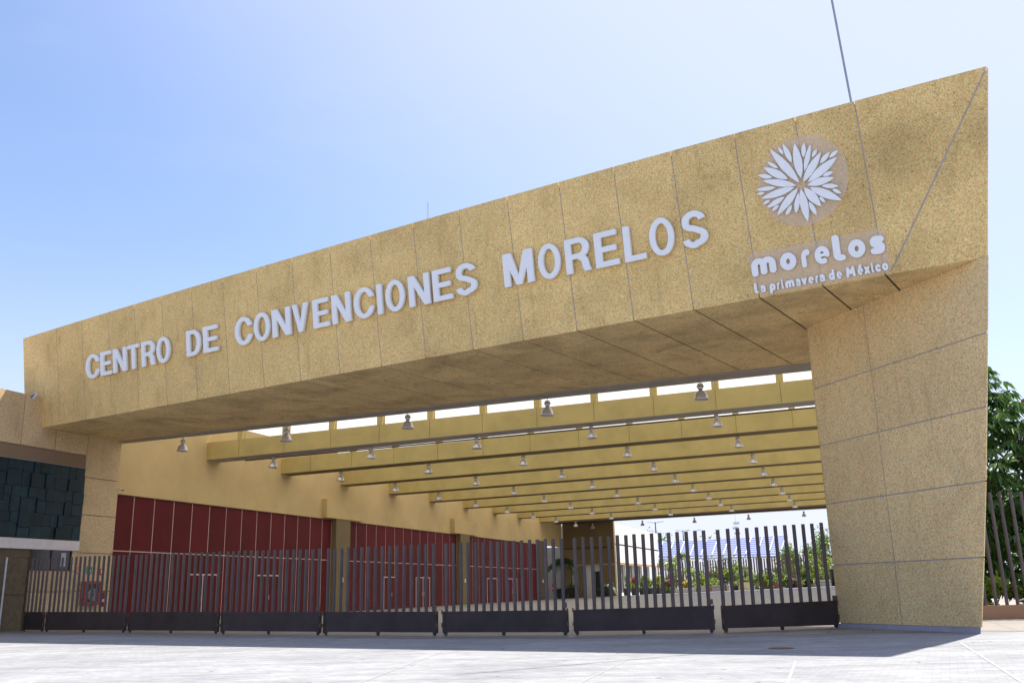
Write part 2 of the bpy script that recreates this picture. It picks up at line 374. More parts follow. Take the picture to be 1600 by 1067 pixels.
pz.add(grid, [(i*nc+j, i*nc+j+1, (i+1)*nc+j+1, (i+1)*nc+j) for i in range(len(al2)-1) for j in range(nc-1)])
tag(pz.build('rear_plaza', M['paving']), 'sunlit paved plaza beyond the covered hall', kind='structure')
# faint pale joint lines of the forecourt
for pts, wd in ((((1243, 1032), (1222, 1090)), .018), (((1500, 1003), (1605, 1070)), .022), (((1150, 1020), (1250, 1017), (1380, 1013), (1470, 1008)), .03), (((560, 1067), (690, 1018)), .012), ((( 905, 1067), (985, 1028)), .012)):
    q = [on_z(x, y, .005) for x, y in pts]; mb = MB()
    for a_, b2 in zip(q[:-1], q[1:]):
        sdv = (b2-a_).normalized().cross(Z)*wd; mb.add([a_-sdv, b2-sdv, b2+sdv, a_+sdv], [(0, 1, 2, 3)])
    mb.build('joint_line', M['kerb_line'], pave)
q = on_z(1220, 1012, .006)
dr = MB().lathe(q, [(0, .006), (.24, .006), (.26, 0)], 20); o = dr.build('drain_cover', M['rust'], loc=q); 
tag(o, 'small rusty drain cover in the shaded paving near the pillar', 'drain cover')

# ------------------------------------------------------------------ entrance portal
portal = thing('entrance_portal', 'huge tan pebble-rendered entrance portal with leaning front beam and tapering right pillar', 'gateway', G1)
TOP = 4.86
js = [-1.5, 1.62, 3.78, 5.88, 7.93, 9.95, 12.0, 14.05, 16.13, 18.2, 20.28, 22.35, 24.42, 26.47, 28.5, 30.52, 32.5, 34.43, 36.4, 38.15, 39.75]
def topt(s): return 4.72+.17*(1-((s-22)/21)**2)
def jtop(s): return s-.14 if s > 0 else s-.06              # joints lean a touch left going up
GAP = .015
def panel(mb_pts, name, mat, mapf, th, par=portal):
    """a slab whose face outline is given in the map's plane; its thickness goes inwards"""
    ring = [mapf(*q, 0) for q in mb_pts]; back = mapf(*mb_pts[0], -th)-ring[0]
    return MB().prism(ring, back).build(name, mat, par)
for i in range(len(js)-1):
    a0, a1 = js[i], js[i+1]
    for_pts = [(a0+GAP, .01), (a1-GAP, .01)]
    k = 3; tp = [(jtop(a1)-GAP+(jtop(a0)-jtop(a1)+2*GAP)*j/k, topt(a1+(a0-a1)*j/k)) for j in range(k+1)]
    panel(for_pts+tp, 'facade_panel', M['agg'], W, .12)
sR0, tR0 = st(1543, 401)[0], 0.0
sT, tT = st(1543, 103)
c_low = st(1398, 412)
panel([(js[-1]+GAP, .01), (c_low[0]-.2, .01), (c_low[0]-.02, c_low[1]), (sT-.03, tT-.005), (jtop(js[-1])+GAP, topt(js[-1]))], 'facade_panel', M['agg'], W, .12)
panel([(c_low[0]-.16, .01), (sR0, .01), (sT, tT-.03), (c_low[0]+.02, c_low[1]-.02)], 'facade_panel', M['agg'], W, .12)
# solid core behind the slabs, closed top, back and ends
bk = [on_soffit(190, 692), on_soffit(1270, 577)]
bdir = (bk[1]-bk[0]).normalized(); bk1 = bk[1]+bdir*.9
core = MB()
c = [W(-1.46, .11, -.012), W(sR0-.03, .11, -.012), bk1-SN*.11, bk[0]-SN*.11-bdir*1.2,
     W(-1.5, topt(-1.5)-.012, -.012), W(sT-.05, tT-.02, -.012), bk1+Z*4.4, bk[0]+Z*4.4-bdir*1.2]
core.hexa(c); core.build('beam_core', M['seal_light'], portal)
# soffit slabs: joints run back square to the front
soff_j = [((435, 592), (660, 636)), ((672, 560), (858, 614)), ((768, 542), (925, 598)), ((904, 515), (1070, 587)), ((996, 499), (1145, 576)), ((1092, 482), (1222, 569)), ((1190, 463), (1245, 520))]
fi = on_soffit(188, 689); fi2 = on_soffit(1267, 566); sdirb = (fi2-fi).normalized()
inw = F0.cross(Z)*-1
if inw.y < 0: inw = -inw
def sof(s, u, d=0): 
    q = FL+F*s+inw*u; q = Vector((q.x, q.y, soffit_z(q))); return q - SN*(-d)
def back_u(s):   # depth of the soffit at s, from the front edge to the plaster strip
    o0 = FL+F*s; nn = sdirb.cross(Z); return (fi-o0).dot(nn)/inw.dot(nn)
def left_s(u):   # where the soffit meets the side building
    return 0.0 if u <= 0 else (WL-(FL+inw*u).dot(B))/F.dot(B)
def pill_s(u):   # where it meets the pillar plane
    return (G1-(FL+inw*u)).dot(PN)/F.dot(PN)
su = [s for s in js[1:]]
smin = left_s(back_u(6.0)); 
cut = [0.0]+[s for s in js if s > 1]+[sR0]
mid_u = 1.55
def clip_poly(poly, f):      # keep where f>=0
    out = []
    for i in range(len(poly)):
        p, q = poly[i], poly[(i+1) % len(poly)]; fp, fq = f(p), f(q)
        if fp >= 0: out.append(p)
        if (fp >= 0) != (fq >= 0): t = fp/(fp-fq); out.append((p[0]+(q[0]-p[0])*t, p[1]+(q[1]-p[1])*t))
    return out
def sof_flat(s, u): q = FL+F*s+inw*u; return q
fL = lambda p: (sof_flat(*p).dot(B)-WL-.01)
fB = lambda p: -((sof_flat(*p)-fi).dot(Vector((sdirb.x, sdirb.y, 0)).normalized().cross(Z)*-1))
_n = Vector((sdirb.x, sdirb.y, 0)).normalized().cross(Z)
if _n.y < 0: _n = -_n
fB = lambda p: -(sof_flat(*p)-fi).dot(_n)
_e = Vector((.45, 1.15, 0)).cross(Z)
fR_ = lambda p: -(sof_flat(*p)-FR).dot(_e)
cols = [-8.0, -6, -4, -2]+cut[:-1]+[41.9, 43.9, 46, 48, 50, 52]
slopes = 0.0
for i in range(len(cols)-1):
    for (u0, u1) in ((0.0, mid_u), (mid_u, 5.2), (5.2, 13.5)):
        a0, a1 = cols[i]+.034, cols[i+1]-.034
        poly = [(a0, u0+(GAP if u0 else 0)), (a1, u0+(GAP if u0 else 0)), (a1, u1-GAP), (a0, u1-GAP)]
        for f in (fL, fB, fR_):
            if len(poly) >= 3: poly = clip_poly(poly, f)
        if len(poly) >= 3:
            ring = [sof(*q) for q in poly]
            if (ring[0]-ring[1]).length < .02 and len(ring) < 4: continue
            area = sum((ring[k]-ring[0]).cross(ring[k+1]-ring[0]).length for k in range(1, len(ring)-1))
            if area > .1: MB().prism(ring, Z*.1).build('soffit_panel', M['agg_soffit'], portal)
# dark gap plane just above the slabs
g_ = MB(); ring = [sof(0, .06), sof(sR0-.3, .06), fi2+bdir*.5, fi]
g_.prism([q+Z*.03 for q in ring], Z*.06); g_.build('soffit_joint_backing', M['seal_dark'], portal)
# plain plaster strip along the back edge of the soffit
sA, sB_ = fi-_n*.02, fi2+sdirb*1.0-_n*.02; sC, sD = bk1, bk[0]-(bk[0]-sA).dot(sdirb)*sdirb*0
ring = [sA+_n*.03, sB_+_n*.03, bk1, bk[0]]
ring = [Vector((q.x, q.y, soffit_z(q)-.05)) for q in ring]
MB().prism(ring, Z*.3).build('plaster_strip', M['plaster_grey'], portal)

# pillar
def P(q, z, d=0.0): return G1 + PA*(-q) + Z*z + PN*d         # along (towards the camera side), up, out
def pz_(x, y): r = on_plane(x, y, G1, PN)-G1; return -(r.dot(PA)), r.z
vj = [pz_(1411, 985), pz_(1361, 580), pz_(1345, 490)]
rows = [.12, 1.74, 3.5, 5.24, 6.99, 8.81]
q_b, q_t = pz_(1533, 990)[0], (FR-G1).dot(PA)*-1
zt = FR.z
qtab = [pz_(x, y) for x, y in ((1533, 992), (1537, 875), (1540, 757), (1541.5, 639), (1542.5, 523), (1543.5, 396))]
def qr(z): return float(np.interp(z, [q[1] for q in qtab], [q[0] for q in qtab]))
def qv(z): return vj[0][0]+(vj[1][0]-vj[0][0])*(z/vj[1][1])
for i in range(len(rows)-1):
    z0, z1 = rows[i]+GAP, rows[i+1]-GAP
    zl1 = z1; zr1 = z1; zm = z1
    if i == 4: zl1 = soffit_z(P(0, 0))-.004; zm = soffit_z(P(qv(z1), 0))-.004; zr1 = soffit_z(P(qr(z1), 0))-.004
    panel([(0.0, z0), (qv(z0)-GAP, z0), (qv(z1)-GAP, zm), (0.0, zl1)], 'pillar_panel', M['agg_pillar'], P, .03)
    panel([(qv(z0)+GAP, z0), (qr(z0), z0), (qr((z0+z1)/2), (z0+z1)/2), (qr(z1), zr1), (qv(z1)+GAP, zm)], 'pillar_panel', M['agg_pillar'], P, .03)
far_b = Vector((12.6, 29.0, 0)); far_t = Vector((13.0, 29.0, 0))
core = MB(); n_ = 6; rings = []
for k in range(n_+1):
    z = .0+(zt-.0)*k/n_
    rings.append([P(.02, z, -.015), P(qr(z)-.03, z, -.015), P(qr(z)-.03, z, -.015)+Vector((.42, 1.15, 0)), far_b+(far_t-far_b)*k/n_+Z*z, P(.05, z, -3.0)])
v_ = [q for r in rings for q in r]
core.add(v_, [(k*5+j, k*5+(j+1) % 5, (k+1)*5+(j+1) % 5, (k+1)*5+j) for k in range(n_) for j in range(5)]+[(0, 1, 2, 3, 4), tuple(n_*5+j for j in range(5))])
core.build('pillar_core', M['seal_light'], portal)
# return face of the pillar towards the hall
for i in range(len(rows)-1):
    z0, z1 = rows[i]+GAP, (rows[i+1]-GAP if i < 4 else soffit_z(P(0, 0))-.004)
    MB().hexa([P(-.06, z0, -.02), P(.01, z0, -.13), P(.04, z0, -3.0), P(-.06, z0, -3.0), P(-.06, z1, -.02), P(.01, z1, -.13), P(.04, z1, -3.0), P(-.06, z1, -3.0)]).build('pillar_panel', M['agg_pillar'], portal)
MB().hexa([P(-.04, 0, .07), P(q_b+.06, 0, .07), P(q_b+.05, 0, .06)+Vector((.35, 1.1, 0)), P(-.04, 0, -1.2), P(-.04, .115, .07), P(q_b+.06, .115, .07), P(q_b+.05, .115, .06)+Vector((.35, 1.1, 0)), P(-.04, .115, -1.2)]).build('plinth', M['plinth'], portal)

# ------------------------------------------------------------------ slender mast and lightning rod behind the portal
q0 = W(39.48, 4.65, -.3); mast = thing('mast', 'thin grey mast rising out of frame above the portal, right of the flower emblem', 'mast', q0)
MB().tube([q0, q0+FU*9+F*(-.35)], .032, 8).build('mast_tube', M['cable'], mast)
MB().lathe(q0-Z*.05, [(0, .0), (.09, 0), (.09, .12), (.04, .16), (.035, .16)], 12).build('base_collar', M['cable'], mast)
s1, t1 = st(635, 346); q0 = W(s1, t1-.15, -1.2); rod = thing('lightning_rod', 'tiny thin lightning rod standing on top of the portal above the long lettering', 'lightning rod', q0)
MB().tube([q0, q0+Z*1.15], .012, 6).build('rod', M['cable'], rod)
for k in (-1, 0, 1): MB().tube([q0+Z*.3, q0+Z*.3+F0*.16*k+Z*(.14 if k else .2)], .012, 5).build('prong', M['rust'], rod)

# ------------------------------------------------------------------ lettering (outlines traced from signed distance fields)
def arc(cx, cy, rx, ry, a0, a1, n=40):
    return [(cx+rx*math.cos(rad(a0+(a1-a0)*i/n)), cy+ry*math.sin(rad(a0+(a1-a0)*i/n))) for i in range(n+1)]
def sdf_poly(X, Y, poly):
    P_ = np.array(poly); d = np.full(X.shape, 1e9); ins = np.zeros(X.shape, bool); n = len(P_)
    for i in range(n):
        ax, ay = P_[i]; bx, by = P_[(i+1) % n]; ex, ey = bx-ax, by-ay; L = ex*ex+ey*ey+1e-12
        t = np.clip(((X-ax)*ex+(Y-ay)*ey)/L, 0, 1); d = np.minimum(d, np.hypot(X-ax-t*ex, Y-ay-t*ey))
        cnd = ((ay > Y) != (by > Y)); xi = ax+(Y-ay)*ex/(ey if abs(ey) > 1e-12 else 1e-12); ins ^= cnd & (X < xi)
    return np.where(ins, -d, d)
def sdf_stroke(X, Y, pts, wd):
    d = np.full(X.shape, 1e9)
    for (ax, ay), (bx, by) in zip(pts[:-1], pts[1:]):
        ex, ey = bx-ax, by-ay; L = ex*ex+ey*ey+1e-12; t = np.clip(((X-ax)*ex+(Y-ay)*ey)/L, 0, 1)
        d = np.minimum(d, np.hypot(X-ax-t*ex, Y-ay-t*ey))
    return d-wd/2
def band(pts, wd, w2=None):          # butt-ended thick curve as a polygon; w2: width at the middle
    P_ = [Vector((*q, 0)) for q in pts]; L, R_ = [], []
    for i, q in enumerate(P_):
        d = (P_[min(i+1, len(P_)-1)]-P_[max(i-1, 0)]).normalized(); nn = Vector((-d.y, d.x, 0)); u = i/(len(P_)-1)
        # vertical runs are drawn a little heavier than horizontal ones
        h = wd*(.5 if abs(d.y) > .7 else .46)
        L.append((q.x+nn.x*h, q.y+nn.y*h)); R_.append((q.x-nn.x*h, q.y-nn.y*h))
    return L+R_[::-1]
T_ = .172
def cap_glyph(ch):
    """returns (width, list of ops) in units of cap height; op = (sign, kind, data)"""
    t = T_
    R = lambda x0, y0, x1, y1: (1, 'p', [(x0, y0), (x1, y0), (x1, y1), (x0, y1)])
    if ch == 'E': return .62, [R(0, 0, t*1.05, 1), R(0, 0, .62, t*.9), R(0, .42, .57, .42+t*.88), R(0, 1-t*.9, .60, 1)]
    if ch == 'L': return .60, [R(0, 0, t*1.05, 1), R(0, 0, .60, t*.9)]
    if ch == 'T': return .64, [R(.32-t*.52, 0, .32+t*.52, 1), R(0, 1-t*.9, .64, 1)]
    if ch == 'I': return .2, [R(0, 0, .2, 1)]
    if ch == 'N': return .70, [R(0, 0, t, 1), R(.70-t, 0, .70, 1), (1, 'p', [(0, 1), (t*1.12, 1), (.70, 0), (.70-t*1.12, 0)])]
    if ch == 'M': return .84, [R(0, 0, t, 1), R(.84-t, 0, .84, 1), (1, 'p', [(0, 1), (t*1.35, 1), (.42+t*.42, 0), (.42-t*.42, 0)]), (1, 'p', [(.84, 1), (.84-t*1.35, 1), (.42-t*.42, 0), (.42+t*.42, 0)])]
    if ch == 'V': return .72, [(1, 'p', [(0, 1), (t*1.12, 1), (.36+t*.5, 0), (.36-t*.5, 0)]), (1, 'p', [(.72, 1), (.72-t*1.12, 1), (.36-t*.5, 0), (.36+t*.5, 0)])]
    if ch == 'O':
        return .78, [(1, 'p', arc(.39, .5, .39, .52, 0, 360, 72)), (-1, 'p', arc(.39, .5, .39-t*1.02, .52-t*.88, 0, 360, 72))]
    if ch == 'C':
        return .74, [(1, 'p', arc(.39, .5, .39, .52, 0, 360, 72)), (-1, 'p', arc(.39, .5, .39-t*1.02, .52-t*.88, 0, 360, 72)), (-1, 'p', [(.39, .5), (.85, .72), (.95, .5), (.85, .30)]), (-1, 'p', [(.47, .34), (.9, .34), (.9, .66), (.47, .66)])]
    if ch == 'D':
        o_ = [(0, 0), (.34, 0)]+arc(.34, .5, .37, .5, -90, 90, 36)+[(0, 1)]
        i_ = [(t, t*.88), (.32, t*.88)]+arc(.32, .5, .37-t*.9, .5-t*.88, -90, 90, 36)+[(t, 1-t*.88)]
        return .71, [(1, 'p', o_), (-1, 'p', i_)]
    if ch == 'R':
        o_ = [(0, .40), (.42, .40)]+arc(.40, .70, .29, .30, -90, 90, 30)+[(0, 1)]
        i_ = [(t, .40+t*.85), (.40, .40+t*.85)]+arc(.38, .70, .29-t*.9, .30-t*.86, -90, 90, 24)+[(t, 1-t*.88)]
        return .71, [(1, 'p', [(0, 0), (t, 0), (t, 1), (0, 1)]), (1, 'p', o_), (-1, 'p', i_), (1, 'p', [(.36, .46), (.56, .46), (.64, .34), (.665, .14), (.72, 0), (.52, 0), (.475, .14), (.455, .30), (.36, .37)])]
    if ch == 'S':
        c = arc(.335, .735, .225, .19, 8, 170, 26)[0:]+arc(.30, .70, .19, .155, 180, 250, 10)+[(.31, .535), (.38, .50)]+arc(.40, .30, .185, .165, 62, -90, 22)[3:]+arc(.335, .285, .25, .20, -95, -172, 18)
        return .68, [(1, 'p', band(c, t*1.02))]
def low_glyph(ch):
    """rounded lower-case strokes, x-height 1"""
    S = lambda *p: (1, 's', list(p))
    bowl = arc(.42, .5, .40, .46, 0, 360, 44)
    g = {
     'm': (1.45, [S(*([(.0, .0), (.0, .62)]+arc(.34, .60, .34, .36, 180, 0, 18)+[(.68, .05)])), S(*([(.68, .62)]+arc(1.02, .60, .34, .36, 180, 0, 18)+[(1.36, .05)]))]),
     'o': (.84, [(1, 's', bowl)]),
     'r': (.5, [S(*([(.02, .0), (.02, .6)]+arc(.36, .58, .34, .36, 180, 85, 10)+[(.46, .94)]))]),
     'e': (.86, [(1, 'v', [(.10, .49), (.80, .50)]), (1, 'u', arc(.44, .5, .38, .50, 0, 288, 36))]),
     'l': (.34, [S(*([(.0, 1.62), (.0, .32)]+arc(.22, .28, .22, .26, 180, 270, 8)+[(.30, .02)]))]),
     's': (.72, [S(*([(.64, .90), (.30, .94)]+arc(.26, .74, .2, .2, 100, 250, 12)+[(.38, .52)]+arc(.42, .26, .22, .24, 70, -80, 14)+[(.36, .02), (.04, .06)]))]),
     'a': (.80, [(1, 't', arc(.38, .30, .36, .34, 0, 360, 34)), S(*([(.12, .97), (.42, .98)]+arc(.46, .68, .24, .27, 80, 0, 10)+[(.70, .05)]))]),
     'p': (.84, [S(*([(.0, -.55), (.0, .55)])), (1, 's', arc(.38, .48, .37, .46, 0, 360, 40))]),
     'i': (.22, [S((.0, .95), (.0, .25), (.08, .06), (.2, .02)), S((.0, 1.42), (.001, 1.43))]),
     'v': (.78, [S((.02, .95), (.36, .05), (.70, .95))]),
     'd': (.84, [S((.76, 1.6), (.76, .0)), (1, 's', arc(.38, .48, .37, .46, 0, 360, 40))]),
     'M': (1.30, [S((.0, .0), (.08, 1.42), (.56, .45), (1.04, 1.42), (1.14, .0))]),
     'é': (.86, [(1, 'v', [(.10, .49), (.80, .50)]), (1, 'u', arc(.44, .5, .38, .50, 0, 288, 36)), S((.36, 1.30), (.60, 1.52))]),
     'x': (.76, [S((.02, .95), (.68, .0)), S((.68, .95), (.02, .0))]),
     'c': (.70, [S(*arc(.40, .48, .38, .46, 48, 312, 34))])}
    return g[ch]
def contour(ops, x0, x1, y0, y1, nres, sw=.2):
    """marching squares over the union; returns closed loops"""
    h = (y1-y0)/nres; nx = int((x1-x0)/h)+2; xs = x0+h*np.arange(nx); ys = y0+h*np.arange(nres+2); X, Y = np.meshgrid(xs, ys)
    D = np.full(X.shape, 1e9)
    for sg, kd, dt in ops:
        d = sdf_poly(X, Y, dt) if kd == 'p' else sdf_stroke(X, Y, dt, sw*{'t': .62, 'u': .86, 'v': .5}.get(kd, 1))
        D = np.minimum(D, d) if sg > 0 else np.maximum(D, -d)
    D[np.abs(D) < 1e-6] = 1e-6
    seg = {}; inside = D < 0
    def pt(i, j, e):      # e: 0 bottom edge (i,j)-(i+1,j), 1 left edge (i,j)-(i,j+1); i is x
        if e == 0: a, b2 = D[j, i], D[j, i+1]; t = a/(a-b2); return (xs[i]+h*t, ys[j])
        a, b2 = D[j, i], D[j+1, i]; t = a/(a-b2); return (xs[i], ys[j]+h*t)
    J, I = np.where(~((inside[:-1, :-1] == inside[:-1, 1:]) & (inside[:-1, :-1] == inside[1:, :-1]) & (inside[:-1, :-1] == inside[1:, 1:])))
    tab = {1: [(3, 0)], 2: [(0, 1)], 3: [(3, 1)], 4: [(1, 2)], 5: [(3, 0), (1, 2)], 6: [(0, 2)], 7: [(3, 2)], 8: [(2, 3)], 9: [(2, 0)], 10: [(0, 1), (2, 3)], 11: [(2, 1)], 12: [(1, 3)], 13: [(1, 0)], 14: [(0, 3)]}
    for j, i in zip(J, I):
        cs = int(inside[j, i])+2*int(inside[j, i+1])+4*int(inside[j+1, i+1])+8*int(inside[j+1, i])
        ek = [(i, j, 0), (i+1, j, 1), (i, j+1, 0), (i, j, 1)]
        for a, b2 in tab.get(cs, []): seg.setdefault(ek[a], []).append(ek[b2])
    loops = []
    while seg:
        k0 = next(iter(seg)); lp = [k0]; k = k0
        while True:
            nx_ = seg[k].pop()
            if not seg[k]: del seg[k]
            if nx_ == k0 or nx_ not in seg: break
            lp.append(nx_); k = nx_
        pts = [pt(*q) for q in lp]
        out = []          # drop points on straight runs
        n = len(pts)
        for q in range(n):
            a, b2, c2 = pts[q-1], pts[q], pts[(q+1) % n]
            ar = abs((b2[0]-a[0])*(c2[1]-a[1])-(b2[1]-a[1])*(c2[0]-a[0]))
            if ar > 1e-6*h*h: out.append(b2)
        if len(out) > 3: loops.append(out)
    return loops
def extruded(name, loops, mapf, d0, d1, mat, parent):
    """loops in map coordinates, filled with holes and given thickness d0..d1"""
    cu = bpy.data.curves.new('outline', 'CURVE'); cu.dimensions = '2D'; cu.fill_mode = 'BOTH'; cu.extrude = .5
    for lp in loops:
        sp_ = cu.splines.new('POLY'); sp_.points.add(len(lp)-1)
        for q, (x, y) in zip(sp_.points, lp): q.co = (x, y, 0, 1)
        sp_.use_cyclic_u = True
    tmp = bpy.data.objects.new('outline', cu); COL.objects.link(tmp)
    dg = bpy.context.evaluated_depsgraph_get(); me = bpy.data.meshes.new_from_object(tmp.evaluated_get(dg))
    bpy.data.objects.remove(tmp); bpy.data.curves.remove(cu)
    base = parent_world(parent)
    for v in me.vertices:
        x, y, z = v.co; v.co = mapf(x, y, d1 if z > 0 else d0)-base
    me.materials.clear(); me.materials.append(mat); me.name = name
    bm = bmesh.new(); bm.from_mesh(me); bmesh.ops.remove_doubles(bm, verts=bm.verts, dist=1e-5); bmesh.ops.recalc_face_normals(bm, faces=bm.faces); bm.to_mesh(me); bm.free()
    o = bpy.data.objects.new(name, me); COL.objects.link(o); o.parent = parent
    return o

xsL = [('C', 134, 156), ('E', 157, 175.5), ('N', 176.5, 199), ('T', 199.5, 218.5), ('R', 221, 243.5), ('O', 244.5, 266.5), ('D', 291, 315), ('E', 317, 342),
       ('C', 366.5, 395), ('O', 396, 423.5), ('N', 424.5, 456), ('V', 456, 484), ('E', 488, 516.5), ('N', 517.5, 550), ('C', 551.5, 586), ('I', 588, 599.5), ('O', 601, 634.5), ('N', 637, 674), ('E', 674.5, 709), ('S', 710, 748),
       ('M', 785, 837), ('O', 839, 879.5), ('R', 881, 926), ('E', 926.5, 970), ('L', 971.5, 1012), ('O', 1011.5, 1057.5), ('S', 1062, 1110)]
sign = thing('name_sign', 'long sign of raised pale blue-white capitals reading CENTRO DE CONVENCIONES MORELOS on the portal front', 'sign', W(18, 1.8, .05))
cache = {}
for ch, xa, xb in xsL:
    yc = np.interp((xa+xb)/2, [145, 329, 618, 728, 817, 951, 1086], [572, 531.5, 463, 437, 426, 390.5, 362.5])
    hh = np.interp((xa+xb)/2, [145, 1086], [19.5, 30]); ln = .033+.000118*((xa+xb)/2-92)
    sa = st(xa+ln*hh, yc+.2*(xb-xa)/2, .13)[0]; sb = st(xb-ln*hh, yc-.2*(xb-xa)/2, .13)[0]
    b0 = 1.85 if sa < 25 else 1.85-.012*(sa-25)*1.0; top = b0+1.10
    wd, ops = cap_glyph(ch)
    if ch not in cache: cache[ch] = contour(ops, -.05, wd+.08, -.06, 1.06, 64)
    L = [[(sa+(x/wd)*(sb-sa), b0+y*(top-b0)) for x, y in lp] for lp in cache[ch]]
    extruded('letter', L, W, .03, .17, M['white_metal'], sign)
    # stand-off pins behind each letter
    mb = MB()
    for u, v in ((.18, .2), (.18, .8)):
        if ch in 'EILNMRD': mb.tube([W(sa+(sb-sa)*.12, b0+v*1.1, -.01), W(sa+(sb-sa)*.12, b0+v*1.1, .05)], .02, 6)
    if mb.v: mb.build('standoff', M['pale_metal'], sign)

# flower emblem
def cpx(x, y): return (1130+x/3.557, 180+y/3.557)      # survey of the enlarged detail
def stc(x, y): return st(*cpx(x, y), .07)
emb = thing('flower_emblem', 'round emblem of pale blue-white metal petals bursting from a centre on a hazy disc', 'emblem', W(37.95, 3.0, .03))
cx_, cy_ = stc(437, 360); rx_ = 1.22; 
MB().prism([W(cx_+rx_*math.cos(2*math.pi*k/64), cy_+1.26*math.sin(2*math.pi*k/64), .006) for k in range(64)], FN*.02).build('backing_disc', M['acrylic'], emb)
pet = [(425,377,260,190,48),(433,350,397,158,48),(447,372,543,208,45),(472,373,632,234,48),(470,390,617,348,42),(482,403,660,474,46),(452,405,545,508,48),(433,412,471,592,45),(415,407,302,557,44),(398,402,212,466,42),(408,392,220,365,40),(360,357,228,293,44),(382,265,333,162,30),(335,220,308,180,18),(307,297,247,262,20),(275,348,195,336,25),(293,403,185,418,25),(233,433,188,441,16),(342,455,245,517,30),(262,473,222,497,16),(310,500,272,535,18),(405,545,420,432,30),(350,557,382,500,22),(478,482,520,557,26),(537,455,567,487,18),(453,312,485,165,28),(447,237,449,155,25),(495,235,520,192,20),(540,270,592,207,26),(590,238,637,197,20),(555,340,610,315,22),(550,395,642,395,26),(608,413,657,435,20)]
for x0, y0, x1, y1, wd in pet:
    a, b2 = Vector((*stc(x0, y0), 0)), Vector((*stc(x1, y1), 0)); d = b2-a; L = d.length; d.normalize(); nn = Vector((-d.y, d.x, 0))
    hw = (stc(437+wd/2, 360)[0]-stc(437-wd/2, 360)[0])/2*1.0; n = 9
    pr = [hw*math.sin(math.pi*(i/n)**.92)**.85 if 0 < i < n else 0 for i in range(n+1)]
    r1 = [a+d*L*i/n+nn*pr[i] for i in range(n+1)]; r2 = [a+d*L*i/n-nn*pr[i] for i in range(n-1, 0, -1)]
    MB().prism([W(q.x, q.y, .032) for q in r1+r2], FN*.07).build('petal', M['white_metal'], emb)

# logotype below the emblem
logo = thing('logotype_sign', 'rounded words morelos la primavera de México on a hazy plate below the flower emblem', 'sign', W(38, .8, .03))
# backing plate with rounded corners
cs = [stc(128, 775), stc(893, 622), stc(935, 872), stc(190, 1003)]
ring = []
for i in range(4):
    p0, p1, p2 = Vector(cs[i-1]), Vector(cs[i]), Vector(cs[(i+1) % 4]); r = .16
    a, b2 = p1+(p0-p1).normalized()*r, p1+(p2-p1).normalized()*r
    ring += [tuple((a*(1-t)+p1*t)*(1-t)+(p1*(1-t)+b2*t)*t) for t in (0, .33, .67, 1)]
MB().prism([W(x, max(y, .02), .006) for x, y in ring], FN*.02).build('backing_plate', M['acrylic'], logo)
def run(items, pa, pb, xh, sw, depth, nres=34):
    """items: (glyph, left px, right px) in detail pixels; baseline from pa to pb"""
    stq = lambda x, y: st(1165+x/6.667, 350+y/6.667, .07)
    for ch, xl, xr in items:
        yb = pa[1]+(pb[1]-pa[1])*((xl+xr)/2-pa[0])/(pb[0]-pa[0])
        s0 = stq(xl+5, yb-(60 if nres > 30 else 28))[0]; s1_ = stq(xr-5, yb-(60 if nres > 30 else 28))[0]; tb_ = stq((xl+xr)/2, yb)[1]
        wd, ops = low_glyph(ch); sc = xh; swl = sw/sc
        loops = contour(ops, -.35, wd+.4, -1.0, 2.2, int(nres*2.8), swl)
        allx = [q[0] for lp in loops for q in lp]; x0, x1 = min(allx), max(allx)
        L = [[(s0+(x-x0)/(x1-x0)*(s1_-s0), tb_+y*sc+sw*.5) for x, y in lp] for lp in loops]
        extruded('letter', L, W, .03, .03+depth, M['white_metal'], logo)
run([('m', 60, 328), ('o', 360, 540), ('r', 582, 685), ('e', 722, 888), ('l', 915, 1048), ('o', 1070, 1260), ('s', 1297, 1460)], (95, 552), (1380, 318), .345, .165, .07)
run([('l', 90, 140), ('a', 155, 213), ('p', 247, 318), ('r', 325, 362), ('i', 372, 402), ('m', 410, 515), ('a', 522, 578), ('v', 580, 645), ('e', 652, 718), ('r', 725, 765), ('a', 770, 832),
     ('d', 865, 935), ('e', 945, 1010), ('M', 1045, 1150), ('é', 1165, 1230), ('x', 1235, 1300), ('i', 1308, 1342), ('c', 1350, 1412), ('o', 1420, 1492)], (115, 725), (1455, 487), .14, .068, .05, 26)

# ------------------------------------------------------------------ side building on the left
side = thing('side_building', 'tan side building at the left edge with dark teal relief wall and white ledge', 'building', H(WL, 36, 0))
GA = .015
def WLf(a, z, d=0.0): return H(WL+d, a, z)
core = MB().box(H, WL-7, WL-.10, 18, 39.72, 0, 10.95); core.build('wall_core', M['seal_light'], side)
upj = [18, 20.7, 22.8, 24.9, 27, 29.1, 31.2, 33.25, 35.3, 37.4, 39.8]
for a0, a1 in zip(upj[:-1], upj[1:]):
    zb = 8.56 if a1 < 39 else 7.45
    MB().box(H, WL-.12, WL, a0+GA, a1-GA, zb+GA, 11.03).build('wall_panel', M['agg_side'], side)
for z0, z1 in ((5.55, 7.44), (3.65, 5.54), (1.76, 3.64), (.0, 1.75)):
    MB().box(H, WL-.12, WL, 37.45, 39.8, z0+GA, z1-GA).build('wall_panel', M['agg_side'], side)
    MB().box(H, WL-.75, WL-.13, 39.72, 39.8, z0+GA, z1-GA).build('wall_panel', M['agg_side'], side)
MB().box(H, WL-.75, WL-.13, 39.72, 39.8, 7.47, 11.0).build('wall_panel', M['agg_side'], side)
for z0, z1 in ((1.76, 2.74), (.0, 1.75)):                    # under the window
    MB().box(H, WL-.12, WL-.005, 34.62, 37.42, z0+GA, z1-GA).build('wall_panel', M['agg_side'], side)
